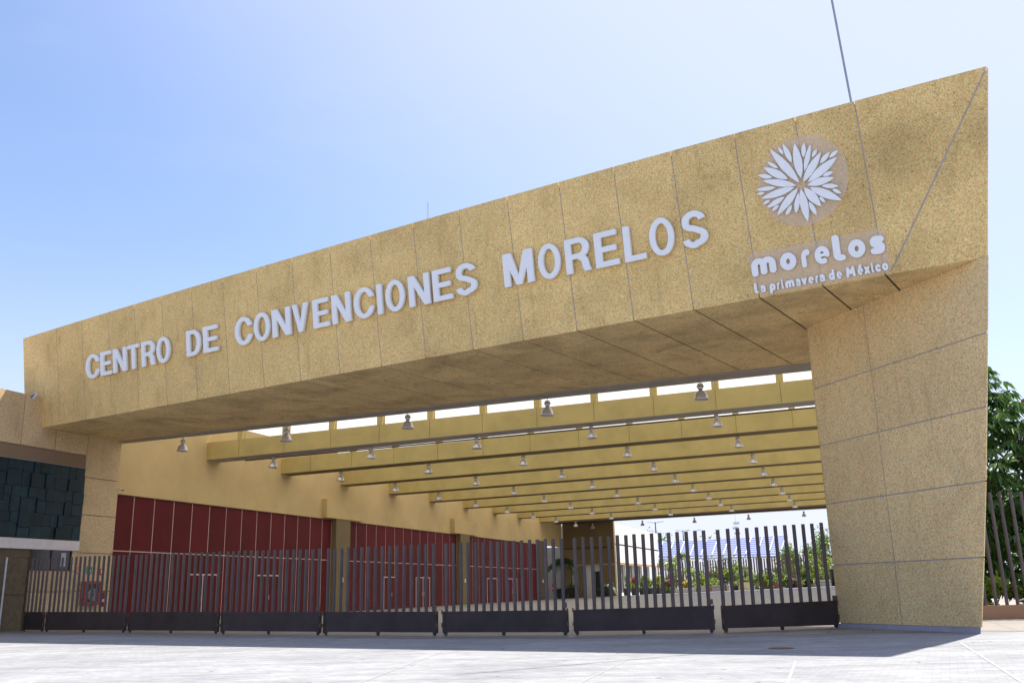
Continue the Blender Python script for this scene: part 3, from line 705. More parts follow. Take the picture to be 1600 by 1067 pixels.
MB().box(H, WL-.10, WL-.02, 37.1, 37.43, 2.76, 3.72).build('wall_panel', M['agg_side'], side)
MB().box(H, WL-.12, WL-.06, 18, 37.44, 7.80, 8.56).build('plaster_band', M['brown_plaster'], side)
MB().box(H, WL-.1, WL+.07, 18, 37.42, 3.73, 4.21).build('ledge', M['ledge'], side)
MB().box(H, WL-.12, WL-.04, 18, 34.55, 3.33, 3.72).build('timber_fascia', M['wood'], side)
# window under the ledge
win = MB().box(H, WL-.10, WL-.07, 34.6, 37.05, 2.77, 3.71).build('window', M['glass_dark'], side)
for a0, a1, z0, z1 in ((34.58, 37.08, 2.74, 2.80), (34.56, 34.62, 2.8, 3.7), (35.8, 35.85, 2.8, 3.7), (37.03, 37.09, 2.8, 3.7)):
    MB().box(H, WL-.069, WL-.02, a0, a1, z0, z1).build('window_frame', M['brown_dark'], win)
MB().box(H, WL-.066, WL-.06, 36.45, 36.75, 2.95, 3.62).build('curtain', M['curtain'], win)
# timber doors
for a0, a1 in ((29.0, 31.1), (31.15, 33.22), (33.30, 34.5)):
    d = MB().box(H, WL-.11, WL-.05, a0, a1, .03, 3.31).build('door', M['wood'], side)
    MB().box(H, WL-.049, WL-.03, a0+.02, a1-.02, 1.62, 1.66).build('door_rail', M['brown_dark'], d)
for a0, a1 in ((33.22, 33.30), (34.5, 34.58)):
    MB().box(H, WL-.10, WL-.02, a0, a1, 0, 3.32).build('door_post', M['pale_metal' if a0 < 34 else 'brown_dark'], side)
MB().box(H, WL-.12, WL-.01, 18, 28.95, 0, 3.32).build('wall_panel', M['agg_side'], side)
# teal relief wall: blocks of unequal size and projection
relief = MB().box(H, WL-.1, WL-.03, 22, 37.40, 4.215, 7.84).build('relief_wall', M['teal'], side)
rects = []
def split(a0, a1, z0, z1, dep):
    wa, hz = a1-a0, z1-z0
    if dep == 0 or (wa < .75 and hz < .75): rects.append((a0, a1, z0, z1)); return
    if (wa > hz*random.uniform(.8, 1.3)): c = a0+wa*random.uniform(.36, .64); split(a0, c, z0, z1, dep-1); split(c, a1, z0, z1, dep-1)
    else: c = z0+hz*random.uniform(.36, .64); split(a0, a1, z0, c, dep-1); split(a0, a1, c, z1, dep-1)
a = 22.0
while a < 37.3:
    nx = min(a+1.925, 37.44)
    for z0, z1 in ((4.22, 5.42), (5.42, 6.62), (6.62, 7.84)): split(a, nx, z0, z1, 3)
    a = nx
for a0, a1, z0, z1 in rects:
    d = random.choice((.01, .03, .05, .07, .09)); g = .012
    top = 7.86 if z1 > 7.8 else z1-g
    MB().box(H, WL-.028, WL+d, a0+g, a1-g, z0+g, top).build('tile', M['teal'], relief)
    # thin raised fillets, edge highlights painted in by their paler teal
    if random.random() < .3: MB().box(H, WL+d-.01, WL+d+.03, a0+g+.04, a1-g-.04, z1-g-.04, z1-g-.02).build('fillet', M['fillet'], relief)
MB().box(H, WL-.03, WL+.10, 22, 37.44, 7.862, 7.885).build('coping', M['plaster_grey'], side)
# pieces fixed to it
q0 = H(WL+.05, 33.75, 10.9); fl_ = thing('floodlight', 'small square floodlight on a bracket at the top corner of the side building', 'floodlight', q0)
def FLr(x, y, z): return q0+Vector((.8, -.6, 0))*x+Vector((.52, .69, -.5)).normalized()*y*-1+Vector((.3, .4, .86)).normalized()*z
MB().box(FLr, -.2, .2, .08, .18, -.17, .17).build('housing', M['pale_metal'], fl_)
MB().box(FLr, -.16, .16, .181, .188, -.13, .13).build('glass', M['glass_dark'], fl_)
MB().tube([q0-B*.05-Z*.1, q0+Vector((-.03, -.02, -.02)), FLr(0, .1, -.12)], .02, 6).build('bracket', M['pale_metal'], fl_)
q0 = H(WL+.02, 39.7, 7.07); cm = thing('security_camera', 'small grey camera bracketed near the top of the left pier beside the yellow wall', 'camera', q0)
MB().tube([q0, q0+B*.12+A*.1, q0+B*.16+A*.16-Z*.05], .018, 6).build('bracket', M['pale_metal'], cm)
MB().tube([q0+B*.1+A*.05+Z*.02, q0+B*.34+A*.05-Z*.1], .055, 10).build('camera_body', M['lamp_white'], cm)
MB().tube([q0+B*.34+A*.05-Z*.1, q0+B*.37+A*.05-Z*.112], .045, 10).build('lens', M['black'], cm)
def plate(name, label, cat, a0, a1, z0, z1, mat, th=.02):
    t = thing(name, label, cat, H(WL, (a0+a1)/2, z0)); MB().box(H, WL+.001, WL+th, a0, a1, z0, z1).build('plate', mat, t); return t
t = plate('warning_sign', 'small orange warning sign on the pier behind the gate bars', 'sign', 37.5, 37.72, 2.62, 3.0, M['signorange'])
MB().box(H, WL+.021, WL+.024, 37.54, 37.68, 2.70, 2.78).build('symbol', M['print_white'], t)
MB().prism([H(WL+.021, 37.53, 2.82), H(WL+.021, 37.69, 2.82), H(WL+.021, 37.61, 2.96)], B*.003).build('symbol', M['print_white'], t)
t = plate('exit_sign', 'small green emergency sign with white figure on the pier behind the gate bars', 'sign', 38.08, 38.46, 2.62, 2.98, M['signgreen'])
MB().lathe(H(WL+.022, 38.30, 2.86), [(0, 0), (.03, .01), (.03, .04), (0, .05)], 8).build('symbol', M['print_white'], t)
MB().prism([H(WL+.021, 38.2, 2.70), H(WL+.021, 38.34, 2.68), H(WL+.021, 38.38, 2.80), H(WL+.021, 38.26, 2.85)], B*.003).build('symbol', M['print_white'], t)
t = plate('extinguisher_sign', 'small red sign above the fire extinguisher on the pier', 'sign', 39.0, 39.3, 2.56, 2.88, M['signred'])
MB().box(H, WL+.021, WL+.024, 39.08, 39.15, 2.64, 2.82).build('symbol', M['print_white'], t)
q0 = H(WL, 38.4, 1.1); cab = thing('fire_hose_cabinet', 'red fire hose cabinet with white coiled hose on the pier behind the gate bars', 'cabinet', q0)
MB().box(H, WL+.002, WL+.24, 37.85, 38.93, 1.08, 2.25).build('box', M['hose_red'], cab)
MB().box(H, WL+.241, WL+.25, 37.97, 38.81, 1.22, 2.12).build('glass_door', M['glass_dark'], cab)
mb = MB()
for k in range(5):
    r = .10+.05*k; mb.tube([H(WL+.262, 38.4+r*math.cos(j*math.pi/10), 1.58+r*math.sin(j*math.pi/10)) for j in range(21)], .012, 5)
mb.build('hose', M['concrete'], cab)
def extinguisher(q0, label, h=.62):
    t = thing('fire_extinguisher', label, 'fire extinguisher', q0)
    MB().lathe(q0, [(0, 0), (.085, 0), (.09, .04), (.09, h*.72), (.07, h*.82), (.025, h*.88), (.025, h*.95), (0, h*.95)], 14).build('cylinder', M['hose_red'], t)
    MB().lathe(q0+Z*h*.3, [(.0915, 0), (.0915, .14)], 14).build('paper_label', M['print_white'], t)
    MB().tube([q0+Z*h*.95, q0+Z*(h*1.0)+Vector((.08, -.05, 0)), q0+Z*h*1.0+Vector((.12, -.07, .03))], .014, 6).build('handle', M['black'], t)
    MB().tube([q0+Z*h*.93+B*.02, q0+Z*h*.8+B*.13, q0+Z*h*.3+B*.12], .012, 6).build('hose', M['black'], t)
    return t
extinguisher(H(WL+.16, 39.25, .98), 'red fire extinguisher hung on the pier beside the hose cabinet', .8)

# ------------------------------------------------------------------ the covered hall
hall = thing('convention_hall', 'open covered hall with yellow beams, yellow upper walls and dark red panelled wall', 'building', H(WR, 60, 0))
YT = 12.09
MB().box(H, WR-.5, WR+.02, 39.8, 122.0, 6.90, YT).build('yellow_wall', M['yellow'], hall)
MB().box(H, WR-.5, WR-.016, 39.8, 113.3, 0, 6.89).build('red_wall_backing', M['joint_pale'], hall)
MB().box(H, WR-.055, WR+.07, 39.85, 113.2, 6.86, 6.899).build('wall_flashing', M['beam_under'], hall)
bays = [(39.82, 62.95, [40.25+1.645*k for k in range(14)]), (65.1, 86.75, None), (89.15, 111.2, None)]
JG = .026
for a0, a1, jj in bays:
    if jj is None:
        nP_ = 13; wd_ = (a1-a0)/nP_; jj = [a0+wd_*k for k in range(1, nP_)]
    else: jj = [j for j in jj if a0+.3 < j < a1-.3]
    ed = [a0]+jj+[a1]
    for b0_, b1_ in zip(ed[:-1], ed[1:]):
        fz = floor_z(WR, b0_)
        MB().box(H, WR-.058, WR-.01, b0_+JG, b1_-JG, 3.87+JG, 6.855).build('red_panel', M['red'], hall)
        MB().box(H, WR-.058, WR-.01, b0_+JG, b1_-JG, max(fz-.02, 0)+.01, 3.87-JG).build('red_panel', M['red'], hall)
for a0, a1 in ((62.97, 65.08), (86.77, 89.13), (111.22, 113.2)):
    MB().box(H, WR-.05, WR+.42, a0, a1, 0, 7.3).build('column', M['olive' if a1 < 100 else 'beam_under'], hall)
    if a1 < 100: MB().box(H, WR+.03, WR+.46, a0-1.5, a1+2.2, 6.95, 8.35).build('corbel_block', M['yellow'], hall)
    cb = MB().box(H, WR+.421, WR+.47, a0+.9, a0+1.12, 2.25, 2.6).build('switch_box', M['print_white'], hall)
for a0, a1 in ((46.8, 49.5), (53.6, 56.2), (71.5, 73.9), (77.6, 80.4), (94.7, 97.5), (101.1, 103.9)):
    fz = floor_z(WR, a0)
    d = MB().box(H, WR-.009, WR+.02, a0, a1, fz, 2.66).build('double_door', M['red'], hall)
    for b0_, b1_, z0, z1 in ((a0-.05, a0+.02, fz, 2.70), (a1-.02, a1+.05, fz, 2.70), ((a0+a1)/2-.035, (a0+a1)/2+.035, fz, 2.66), (a0+.02, a1-.02, 2.64, 2.72)):
        MB().box(H, WR+.003, WR+.045, b0_, b1_, z0, z1).build('door_frame', M['frame_pale'], d)
    for sg in (-1, 1):
        MB().tube([H(WR+.06, (a0+a1)/2+sg*.16, 1.1), H(WR+.06, (a0+a1)/2+sg*.16, 1.4)], .02, 6).build('handle', M['frame_pale'], d)
def bz(p): return 9.64+.0115*(p+38)
NB = 9
for i in range(NB):
    a0 = 47.8+8.13*i; a1 = a0+1.35; pl, pr_ = WR+.02, 4.4
    c = [H(pl, a0, bz(pl)), H(pr_, a0, bz(pr_)), H(pr_, a1, bz(pr_)), H(pl, a1, bz(pl))]
    bm_ = MB().hexa(c+[q+Z*1.08 for q in c]).build('beam', M['beam'], hall)
    MB().hexa([q-Z*.012 for q in c]+[q-Z*.002 for q in c]).build('beam_soffit', M['plaster_grey'] if i < 1 else M['olive'], bm_)  # thin sheets; the olive ones carry the underside's shade in their colour
    k = -12.8-3.25*8
    p = k
    while p < 4.4:
        if p > WR+.3:
            zb = bz(p)+1.09
            MB().box(H, p-.17, p+.17, a0+.02, a0+.4, zb, 12.07).build('post', M['beam'], bm_)
            if i < 2:
                MB().box(H, p-.013, p+.013, a0-.006, a0-.001, bz(p)+.02, zb-.02).build('beam_joint', M['olive'], bm_)
        p += 3.25
# roof sheets over the bays (translucent), opaque over the last
ra = [41.2]+[47.8+8.13*i+.6 for i in range(NB)]+[122.2]
for a0, a1 in zip(ra[:-1], ra[1:]):
    last = a1 > 122
    c = [H(WR-.3, a0+.02, 12.1), H(5.2, a0+.02, 12.5), H(5.2, a1-.02, 12.5), H(WR-.3, a1-.02, 12.1)]
    if a0 < 42: c[0] = Vector((*(bk[0]-bdir*1.0+_n*.02).xy, 12.1)); c[1] = Vector((*(bk1+bdir*.6+_n*.02).xy, 12.5))
    if last: c = [H(WR-.3, a0+1.0, 10.86), H(5.2, a0+1.0, 11.3), H(5.2, a1, 11.3), H(WR-.3, a1, 10.86)]
    MB().hexa(c+[q+Z*(.25 if last else .02) for q in c]).build('roof_panel', M['beam_under' if last else 'opal'], hall) if last else MB().add(c, [(0, 1, 2, 3)]).build('roof_sheet', M['opal'], hall)
c = [H(WR+.02, 119.4, 9.95), H(5.2, 119.4, 10.25), H(5.2, 122.0, 10.25), H(WR+.02, 122.0, 9.95)]
MB().hexa(c+[q+Z*1.1 for q in c]).build('end_girder', M['plaster_grey'], hall)
c = [H(WR+.02, 122.02, 9.93), H(5.2, 122.02, 10.3), H(5.2, 122.3, 10.3), H(WR+.02, 122.3, 9.93)]
MB().hexa(c+[q+Z*2.6 for q in c]).build('end_fascia', M['brown_dark'], hall)
c = [H(WR+.02, 118.7, 9.9), H(5.2, 118.7, 10.2), H(5.2, 118.95, 10.2), H(WR+.02, 118.95, 9.9)]
MB().tube([H(WR+.3, 118.3, 9.75), H(4.3, 118.3, 10.2)], .09, 8).build('roller_tube', M['brown_dark'], hall)
# right-hand columns, hidden behind the pillar from the front
for i in range(0, 10):
    a0 = 47.9+8.13*i; MB().box(H, 3.6, 4.4, a0, a0+1.1, 0, bz(4)).build('column', M['beam'], hall)
# sprinkler pipe under the first beam
pp = [H(-37.2, 50.9, 0), H(3, 50.9, 0)]
z0 = on_plane(327, 724, H(0, 50.9, 0), A).z; z1 = on_plane(1277, 636, H(0, 50.9, 0), A).z
MB().tube([H(-37.3, 50.9, z0), H(3.2, 50.9, z0+(z1-z0)*40.5/36)], .045, 8).build('sprinkler_pipe', M['brown_dark'], hall)
# recess after the last column and end wall
MB().box(H, WR-4, WR-3.9, 113.2, 122, 0, 6.9).build('recess_wall', M['plaster_grey'], hall)
MB().box(H, WR-4, WR+.02, 121.9, 122.0, 0, 6.88).build('recess_wall', M['plaster_grey'], hall)
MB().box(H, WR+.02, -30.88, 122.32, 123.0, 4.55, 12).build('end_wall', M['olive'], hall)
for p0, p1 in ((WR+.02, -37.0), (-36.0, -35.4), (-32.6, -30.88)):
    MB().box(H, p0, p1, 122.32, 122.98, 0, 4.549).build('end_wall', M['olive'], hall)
MB().box(H, WR+.1, -31.2, 122.2, 122.318, 6.55, 6.75).build('dark_rail', M['brown_dark'], hall)
MB().box(H, WR+.1, -30.9, 122.28, 122.318, 4.42, 4.5).build('pale_trim', M['joint_pale'], hall)
MB().box(H, -38.5, -30.88, 128, 128.2, 0, 5).build('inner_wall', M['yellow'], hall)
ww = MB().box(H, -36.6, -34.6, 127.9, 127.99, 1.9, 4.1).build('lit_window', M['white_wall'], hall)
for k in range(5): MB().box(H, -36.3+k*.34, -36.12+k*.34, 127.85, 127.895, 3.2, 3.6).build('poster', M['brown_dark'], ww)
MB().box(H, -33.6, -33.0, 122.2, 122.315, .4, 3.6).build('door', M['black'], hall)
MB().box(H, -37.0, -36.6, 124, 124.1, .2, 3.5).build('door', M['black'], hall)

# lamps ------------------------------------------------------------
ORD = ['leftmost', 'second from left', 'middle one', 'second from right', 'rightmost']
ROWN = ['row hung from the portal soffit', 'row under the first beam', 'row under the second beam', 'row under the third beam', 'row under the fourth beam', 'row under the fifth beam', 'row under the sixth beam', 'row under the seventh beam', 'row under the eighth beam', 'row under the ninth beam', 'farthest row at the rear']
def make_lamp():
    t = thing('bay_lamp', 'x', 'lamp', (0, 0, 0), 'bell-shaped lamps hanging from the hall ceiling')
    MB().tube([(0, 0, 0), (.0, 0, -.07), (.03, 0, -.1), (0, 0, -.13)], .012, 6).build('hook', M['lamp_dark'], t)
    MB().lathe((0, 0, 0), [(0, -.12), (.09, -.12), (.115, -.15), (.115, -.33), (.09, -.36), (0, -.36)], 14).build('housing', M['lamp_white'], t)
    MB().lathe((0, 0, 0), [(.15, -.22), (.155, -.235), (.15, -.25), (.115, -.25)], 14).build('clamp_ring', M['lamp_dark'], t)
    MB().lathe((0, 0, 0), [(.05, -.36), (.07, -.38), (.07, -.41), (.05, -.42)], 12).build('neck', M['lamp_dark'], t)
    MB().lathe((0, 0, 0), [(.08, -.40), (.15, -.44), (.21, -.51), (.245, -.60), (.27, -.70), (.285, -.76), (.275, -.76), (.255, -.69), (.225, -.59), (.19, -.52), (.13, -.46), (.06, -.43)], 22).build('reflector', M['alu'], t)
    MB().lathe((0, 0, 0), [(.0, -.50), (.035, -.5), (.04, -.62), (0, -.66)], 8).build('bulb', M['lamp_white'], t)
    return t
proto = make_lamp(); first = True
spots = []
for j, (x, y) in enumerate(((288, 681), (450, 664), (638, 642), (853, 620), (1094, 592))):
    q = on_soffit(x, y); spots.append((0, j, Vector((q.x, q.y, q.z-.05))))
for r in range(1, 11):
    a_ = 48.45+8.13*(r-1)
    for j, p in enumerate((-33.45, -26.72, -19.93, -13.15, -6.4)):
        if r == 9 and j > 0: continue
        z = bz(p)-.012 if r < 10 else 9.86+.008*(p+38)
        spots.append((r, j, H(p, a_, z)))
for r, j, q in spots:
    o = proto if first else copy_tree(proto); first = False
    o.location = q+B*random.uniform(-.06, .06)+A*random.uniform(-.05, .05); o.rotation_euler = (random.uniform(-.04, .04), random.uniform(-.04, .04), random.uniform(0, 6.28))
    o['label'] = 'silver bell-shaped lamp, %s in the %s' % (ORD[j], ROWN[r]) if r != 9 else 'silver bell-shaped ceiling lamp, the only one under the ninth yellow beam'

# ------------------------------------------------------------------ gates
bar_top = lambda x: float(np.interp(x, [47, 192, 343, 500, 620, 702, 802, 882, 950, 1064, 1119, 1195, 1290], [872, 866.5, 861, 857, 852, 848.7, 845, 841, 837, 830, 827.5, 822, 815]))
kick_top = lambda x: float(np.interp(x, [40, 600, 740, 885, 960, 1118, 1130, 1310], [955.5, 955.5, 954.5, 952.5, 951, 945.5, 946, 937.5]))
kick_bot = lambda x: float(np.interp(x, [40, 280, 500, 680, 890, 898, 1118, 1131, 1312], [983.5, 984.5, 986.5, 987.5, 987, 985.5, 983, 981, 976]))
nbars = [5, 17, 16, 16, 16, 16, 16, 12]
glabel = ['narrowest brown steel gate leaf, at the far left beside the wooden doors', 'brown steel gate leaf in front of the hose cabinet, second from the left',
          'brown steel gate leaf, third from the left, in front of the nearest red doors', 'brown steel gate leaf, fourth from the left, before the red wall',
          'brown steel gate leaf in the middle, in front of the first olive column', 'brown steel gate leaf, sixth from the left, covering the end of the red wall',
          'brown steel gate leaf, second from the right, in front of the white rear building', 'rightmost brown steel gate leaf, next to the big pillar']
def height_at(x, ytop, base_pt):
    r = ray(x, ytop); d = Vector((base_pt.x, base_pt.y, 0)).length/Vector((r.x, r.y, 0)).length; return EYE+r.z*d
for gi, ((x0, y0), (x1, y1)) in enumerate(gate_px):
    a_, b2 = on_z(x0, y0), on_z(x1, y1); L = (b2-a_).length; d = (b2-a_)/L; nn = Vector((d.y, -d.x, 0))
    if nn.y > 0: nn = -nn
    ht = [height_at(x0, bar_top(x0), a_), height_at(x1, bar_top(x1), b2)]
    kt = [height_at(x0, kick_top(x0), a_), height_at(x1, kick_top(x1), b2)]; kb = [height_at(x0, kick_bot(x0), a_), height_at(x1, kick_bot(x1), b2)]
    g = thing('gate_leaf', glabel[gi], 'gate', (a_+b2)/2, 'steel bar gate leaves across the entrance')
    f = lambda u, v, w_: a_+d*(u*L)+nn*v+Z*w_
    c = lambda u, v, t_: f(u, v, t_[0]+(t_[1]-t_[0])*u)
    MB().hexa([c(0, .03, kb), c(1, .03, kb), c(1, -.03, kb), c(0, -.03, kb), c(0, .03, kt), c(1, .03, kt), c(1, -.03, kt), c(0, -.03, kt)]).build('kick_plate', M['steel_dark'], g)
    for u in (.5/L*.12, 1-.5/L*.12):
        MB().box(lambda x, y, z: f(u, 0, 0)+d*x+nn*y+Z*z, -.035, .035, -.045, .045, .07, (kt[0]+kt[1])/2-.02).build('end_post', M['steel_dark'], g)
    for sg, u in ((1, 0), (-1, 1)):
        e0 = f(u, 0, 0)
        MB().tube([e0+d*sg*.0+nn*.05+Z*.25, e0+nn*.05+Z*.37], .022, 8).build('hinge', M['rust'], g)
        MB().tube([e0+nn*.05+Z*.62, e0+nn*.05+Z*.74], .022, 8).build('hinge', M['rust'], g)
    q = f(.985, 0, .82); MB().box(lambda x, y, z: q+d*x+nn*y+Z*z, -.09, .05, .032, .075, -.07, .07).build('lock_box', M['steel_bar'], g)
    n = nbars[gi]; br_ = None
    fmid = gi
    for k in range(n):
        u = (k+.5)/n if gi else (k+.6)/n
        if gi == 7: u = (k+.25)/12.0
        hz = ht[0]+(ht[1]-ht[0])*u+random.uniform(-.008, .008); z0 = kt[0]+(kt[1]-kt[0])*u-.004
        if br_ is None:
            br_ = MB().tube([(0, 0, 0), (0, 0, 1)], .052, 12).build('bar', M['steel_bar'], None); o = br_
        else: o = br_.copy(); COL.objects.link(o)
        o.parent = g; q = f(u, 0, z0)-g.location; o.location = q; o.scale = (1, 1, hz-z0)
        o.rotation_euler = (random.uniform(-.004, .004), random.uniform(-.004, .004), 0)
    for u in ([.06, .94] if gi == 0 else [.025, .5, .975]):
        q = f(u, 0, 0); kbz = kb[0]+(kb[1]-kb[0])*u
        MB().box(lambda x, y, z: q+d*x+nn*y+Z*z, -.045, .045, -.03, .03, .05, kbz).build('foot', M['steel_dark'], g)
        wv = MB(); c0 = q+Z*.055
        wv.tube([c0-nn*.025, c0+nn*.025], .05, 12).build('wheel', M['rust' if u < .4 else 'black'], g)
# right-hand street fence on its low wall
fa, fb = on_z(1525, 968.5), on_z(1640, 966); d = (fb-fa).normalized(); fb = fb+d*6; fa = fa-d*1.0
nn = Vector((d.y, -d.x, 0)); nn = -nn if nn.y > 0 else nn; L = (fb-fa).length
fence = thing('boundary_fence', 'tall brown bar fence standing on a low tan wall right of the pillar', 'fence', (fa+fb)/2)
ff = lambda u, v, z: fa+d*u+nn*v+Z*z
MB().box(ff, 0, L, -.25, 0, 0, .44).build('low_wall', M['lowwall'], fence)
br_ = None; u = .1
while u < L:
    if br_ is None: br_ = MB().tube([(0, 0, 0), (0, 0, 3.55)], .055, 12).build('bar', M['steel_bar'], None); o = br_
    else: o = br_.copy(); COL.objects.link(o)
    o.parent = fence; o.location = ff(u, -.12, .435)-fence.location; o.rotation_euler = (random.uniform(-.006, .006), random.uniform(-.02, .0), 0); u += .33

# ------------------------------------------------------------------ vegetation
def leaf_quad(mb, q, d, nrm, L, wd, droop=.25):
    d = d.normalized(); s_ = d.cross(nrm).normalized()*wd; m1 = q+d*L*.5; e = q+d*L-Z*L*droop
    mb.add([q, m1+s_, e, m1-s_], [(0, 1, 2, 3)])
def umbrella_tree(name, label, base, hgt, rx, nleaf, mat, seed, group=None, lo=.18):
    rnd = random.Random(seed); t = thing(name, label, 'tree', base, group)
    tr = MB(); tr.tube([base, base+Vector((.1, .05, hgt*.4)), base+Vector((.2, -.1, hgt*.8))], [.16, .12, .05], 10)
    for k in range(7):
        a = rnd.uniform(0, 6.28); z = hgt*rnd.uniform(.2, .6); tr.tube([base+Vector((.1, 0, z)), base+Vector((math.cos(a)*rx*.4, math.sin(a)*rx*.4, z+hgt*.14)), base+Vector((math.cos(a)*rx*.75, math.sin(a)*rx*.75, z+hgt*.25))], [.07, .045, .02], 7)
    tr.build('trunk', M['bark'], t)
    cr_ = MB()
    for k in range(nleaf):
        a = rnd.uniform(0, 6.28); zz = rnd.random(); prof = (math.sin(math.pi*min(zz*.85+.15, 1)))**.5
        rr = rx*prof*(rnd.random()**.35)*rnd.uniform(.85, 1.12); q = base+Vector((math.cos(a)*rr, math.sin(a)*rr, hgt*(lo+(1-lo)*zz)))
        q += Vector((rnd.gauss(0, .12), rnd.gauss(0, .12), rnd.gauss(0, .12)))
        nl = rnd.randint(7, 10); Lf = rnd.uniform(.30, .50); tilt = Vector((math.cos(a), math.sin(a), 0))*rnd.uniform(.1, .7)
        for j in range(nl):
            b_a = 2*math.pi*j/nl+rnd.uniform(-.15, .15); dd = Vector((math.cos(b_a), math.sin(b_a), rnd.uniform(-.75, -.15)))+tilt*.4-Z*tilt.dot(Vector((math.cos(b_a), math.sin(b_a), 0)))*.8
            leaf_quad(cr_, q+dd*.04, dd, Z, Lf, Lf*.17, .35)
    cr_.build('crown', mat, t, fix=False)
    return t
base_t = Vector((17.3, 36.0, 0))
umbrella_tree('umbrella_tree', 'big dark green umbrella tree with drooping finger leaves behind the right fence', base_t, 9.7, 3.1, 1400, M['leaf_dark'], 3, lo=.1)
umbrella_tree('umbrella_tree', 'taller dark umbrella tree farther right behind the fence, mostly out of frame', Vector((23.5, 38.5, 0)), 8.8, 3.4, 380, M['leaf_dark'], 5, lo=.1)
# reddish shrub top
def bush(name, label, base, rx, hgt, n, mat, seed, cat='shrub', group=None, leaf=.14, stem=True, flow=None, fn=0, lo=.15, parent=None, wr=.35):
    rnd = random.Random(seed); t = parent or thing(name, label, cat, base, group)
    if stem:
        s_m = MB()
        for k in range(4):
            a = rnd.uniform(0, 6.28); s_m.tube([base, base+Vector((math.cos(a)*rx*.25, math.sin(a)*rx*.25, hgt*.45)), base+Vector((math.cos(a)*rx*.55, math.sin(a)*rx*.55, hgt*.8))], [.03*max(1, hgt/3), .022*max(1, hgt/3), .008], 6)
        s_m.build('stem', M['bark'], t)
    clumps = [(Vector((rnd.gauss(0, .42), rnd.gauss(0, .42), rnd.uniform(lo, 1))), rnd.uniform(.22, .42)) for _ in range(12)]
    mbq = MB()
    for k in range(n):
        c_, r_ = rnd.choice(clumps); v = Vector((rnd.gauss(0, 1), rnd.gauss(0, 1), rnd.gauss(0, 1))).normalized()*r_*rnd.random()**.4
        q = base+Vector(((c_.x+v.x)*rx, (c_.y+v.y)*rx, max(.03, (c_.z*.85+v.z*.6))*hgt))
        dd = Vector((rnd.gauss(0, 1), rnd.gauss(0, 1), rnd.gauss(.2, .6))); leaf_quad(mbq, q, dd, Vector((rnd.gauss(0, 1), rnd.gauss(0, 1), 1)), leaf*rnd.uniform(.7, 1.3), leaf*wr, .2)
    mbq.build('foliage', mat, t, fix=False)
    if flow:
        mf = MB()
        for k in range(fn):
            c_, r_ = rnd.choice(clumps[:4]); v = Vector((rnd.gauss(0, 1), rnd.gauss(0, 1), rnd.gauss(0, 1))).normalized()*r_
            q = base+Vector(((c_.x+v.x)*rx, (c_.y+v.y)*rx, max(.1, (c_.z*.85+v.z*.6))*hgt))
            dd = Vector((rnd.gauss(0, 1), rnd.gauss(0, 1), rnd.gauss(0, 1))); leaf_quad(mf, q, dd, Vector((rnd.gauss(0, 1), rnd.gauss(0, 1), 1)), leaf*1.1, leaf*.5, 0)
        mf.build('flowers', flow, t, fix=False)
    return t
bush('shrub', 'bright yellow-green shrub low behind the right fence', Vector((16.0, 32.8, 0)), 1.3, 1.5, 1400, M['leaf_bright'], 11, leaf=.2)
bush('shrub', 'yellow-green shrub at the right edge, low behind the fence bars', Vector((18.0, 33.0, 0)), 1.4, 1.2, 1200, M['leaf_bright'], 12, leaf=.2)
bush('red_leaf_tree', 'small dark red leaved tree top beside the umbrella tree', Vector((20.0, 36.2, 0)), .5, 8.4, 160, M['leaf_red'], 13, 'tree', leaf=.3, lo=.75)

def at(x, y, a_): return on_plane(x, y, H(0, a_, 0), A)      # a point of the rear garden at hall distance a_
FZ = lambda q: floor_z(q.dot(B), 122)
def ground_at(x, a_): q = at(x, 915, a_); return Vector((q.x, q.y, FZ(q)))
# potted plants inside the hall end
def pot(base, r, h, mat, parent):
    MB().lathe(base, [(0, .01), (r*.72, .01), (r*.8, .03), (r, h*.9), (r*1.06, h*.9), (r*1.06, h), (r*.93, h), (r*.93, h*.88), (0, h*.88)], 16).build('pot', mat, parent)
def palm(base, h, nf, L, mat, seed, parent, tr=.06):
    rnd = random.Random(seed)
    MB().tube([base, base+Vector((.05, 0, h*.5)), base+Vector((.0, .05, h))], [tr*1.4, tr, tr*.8], 8).build('trunk', M['bark'], parent)
    mb = MB(); top = base+Vector((0, .05, h))
    for k in range(nf):
        a = 2*math.pi*k/nf+rnd.uniform(-.3, .3); el = rnd.uniform(.1, 1.2); dh = Vector((math.cos(a), math.sin(a), 0)); pts = []
        for j in range(9):
            u = j/8; pts.append(top+dh*L*(u*math.cos(el)*.9+.1*u)+Z*L*(u*math.sin(el)-u*u*(.55+.35*math.cos(el))))
        for j in range(1, 9):
            dd = (pts[j]-pts[j-1]).normalized(); sd_ = dd.cross(Z)
            if sd_.length < .05: sd_ = Vector((1, 0, 0))
            sd_.normalize(); ll = L*.32*math.sin(math.pi*(.15+.8*j/9))
            for sg in (-1, 1):
                for m_ in (0, .5):
                    q = pts[j-1]+(pts[j]-pts[j-1])*m_; leaf_quad(mb, q, sd_*sg+dd*.55-Z*.35, Z, ll, L*.028, .15)
        mb.tube(pts, .008*L+.004, 4, caps=False)
    mb.build('fronds', mat, parent, fix=False)
q = H(-37.2, 118.8, floor_z(-37.2, 118.8)); t = thing('potted_palm', 'tall dark palm in a big pot in the recess after the red wall', 'potted plant', q)
pot(q, .8, 1.3, M['pot_black'], t); palm(q+Z*1.15, 3.4, 14, 2.5, M['leaf_shade'], 21, t, .12)
q = H(-35.2, 117, floor_z(-35, 117)); t = thing('potted_plant', 'low bushy plant in a dark round pot in front of the palm', 'potted plant', q)
pot(q, .7, 1.4, M['pot_black'], t); palm(q+Z*1.2, .25, 12, 1.1, M['leaf_shade'], 22, t)
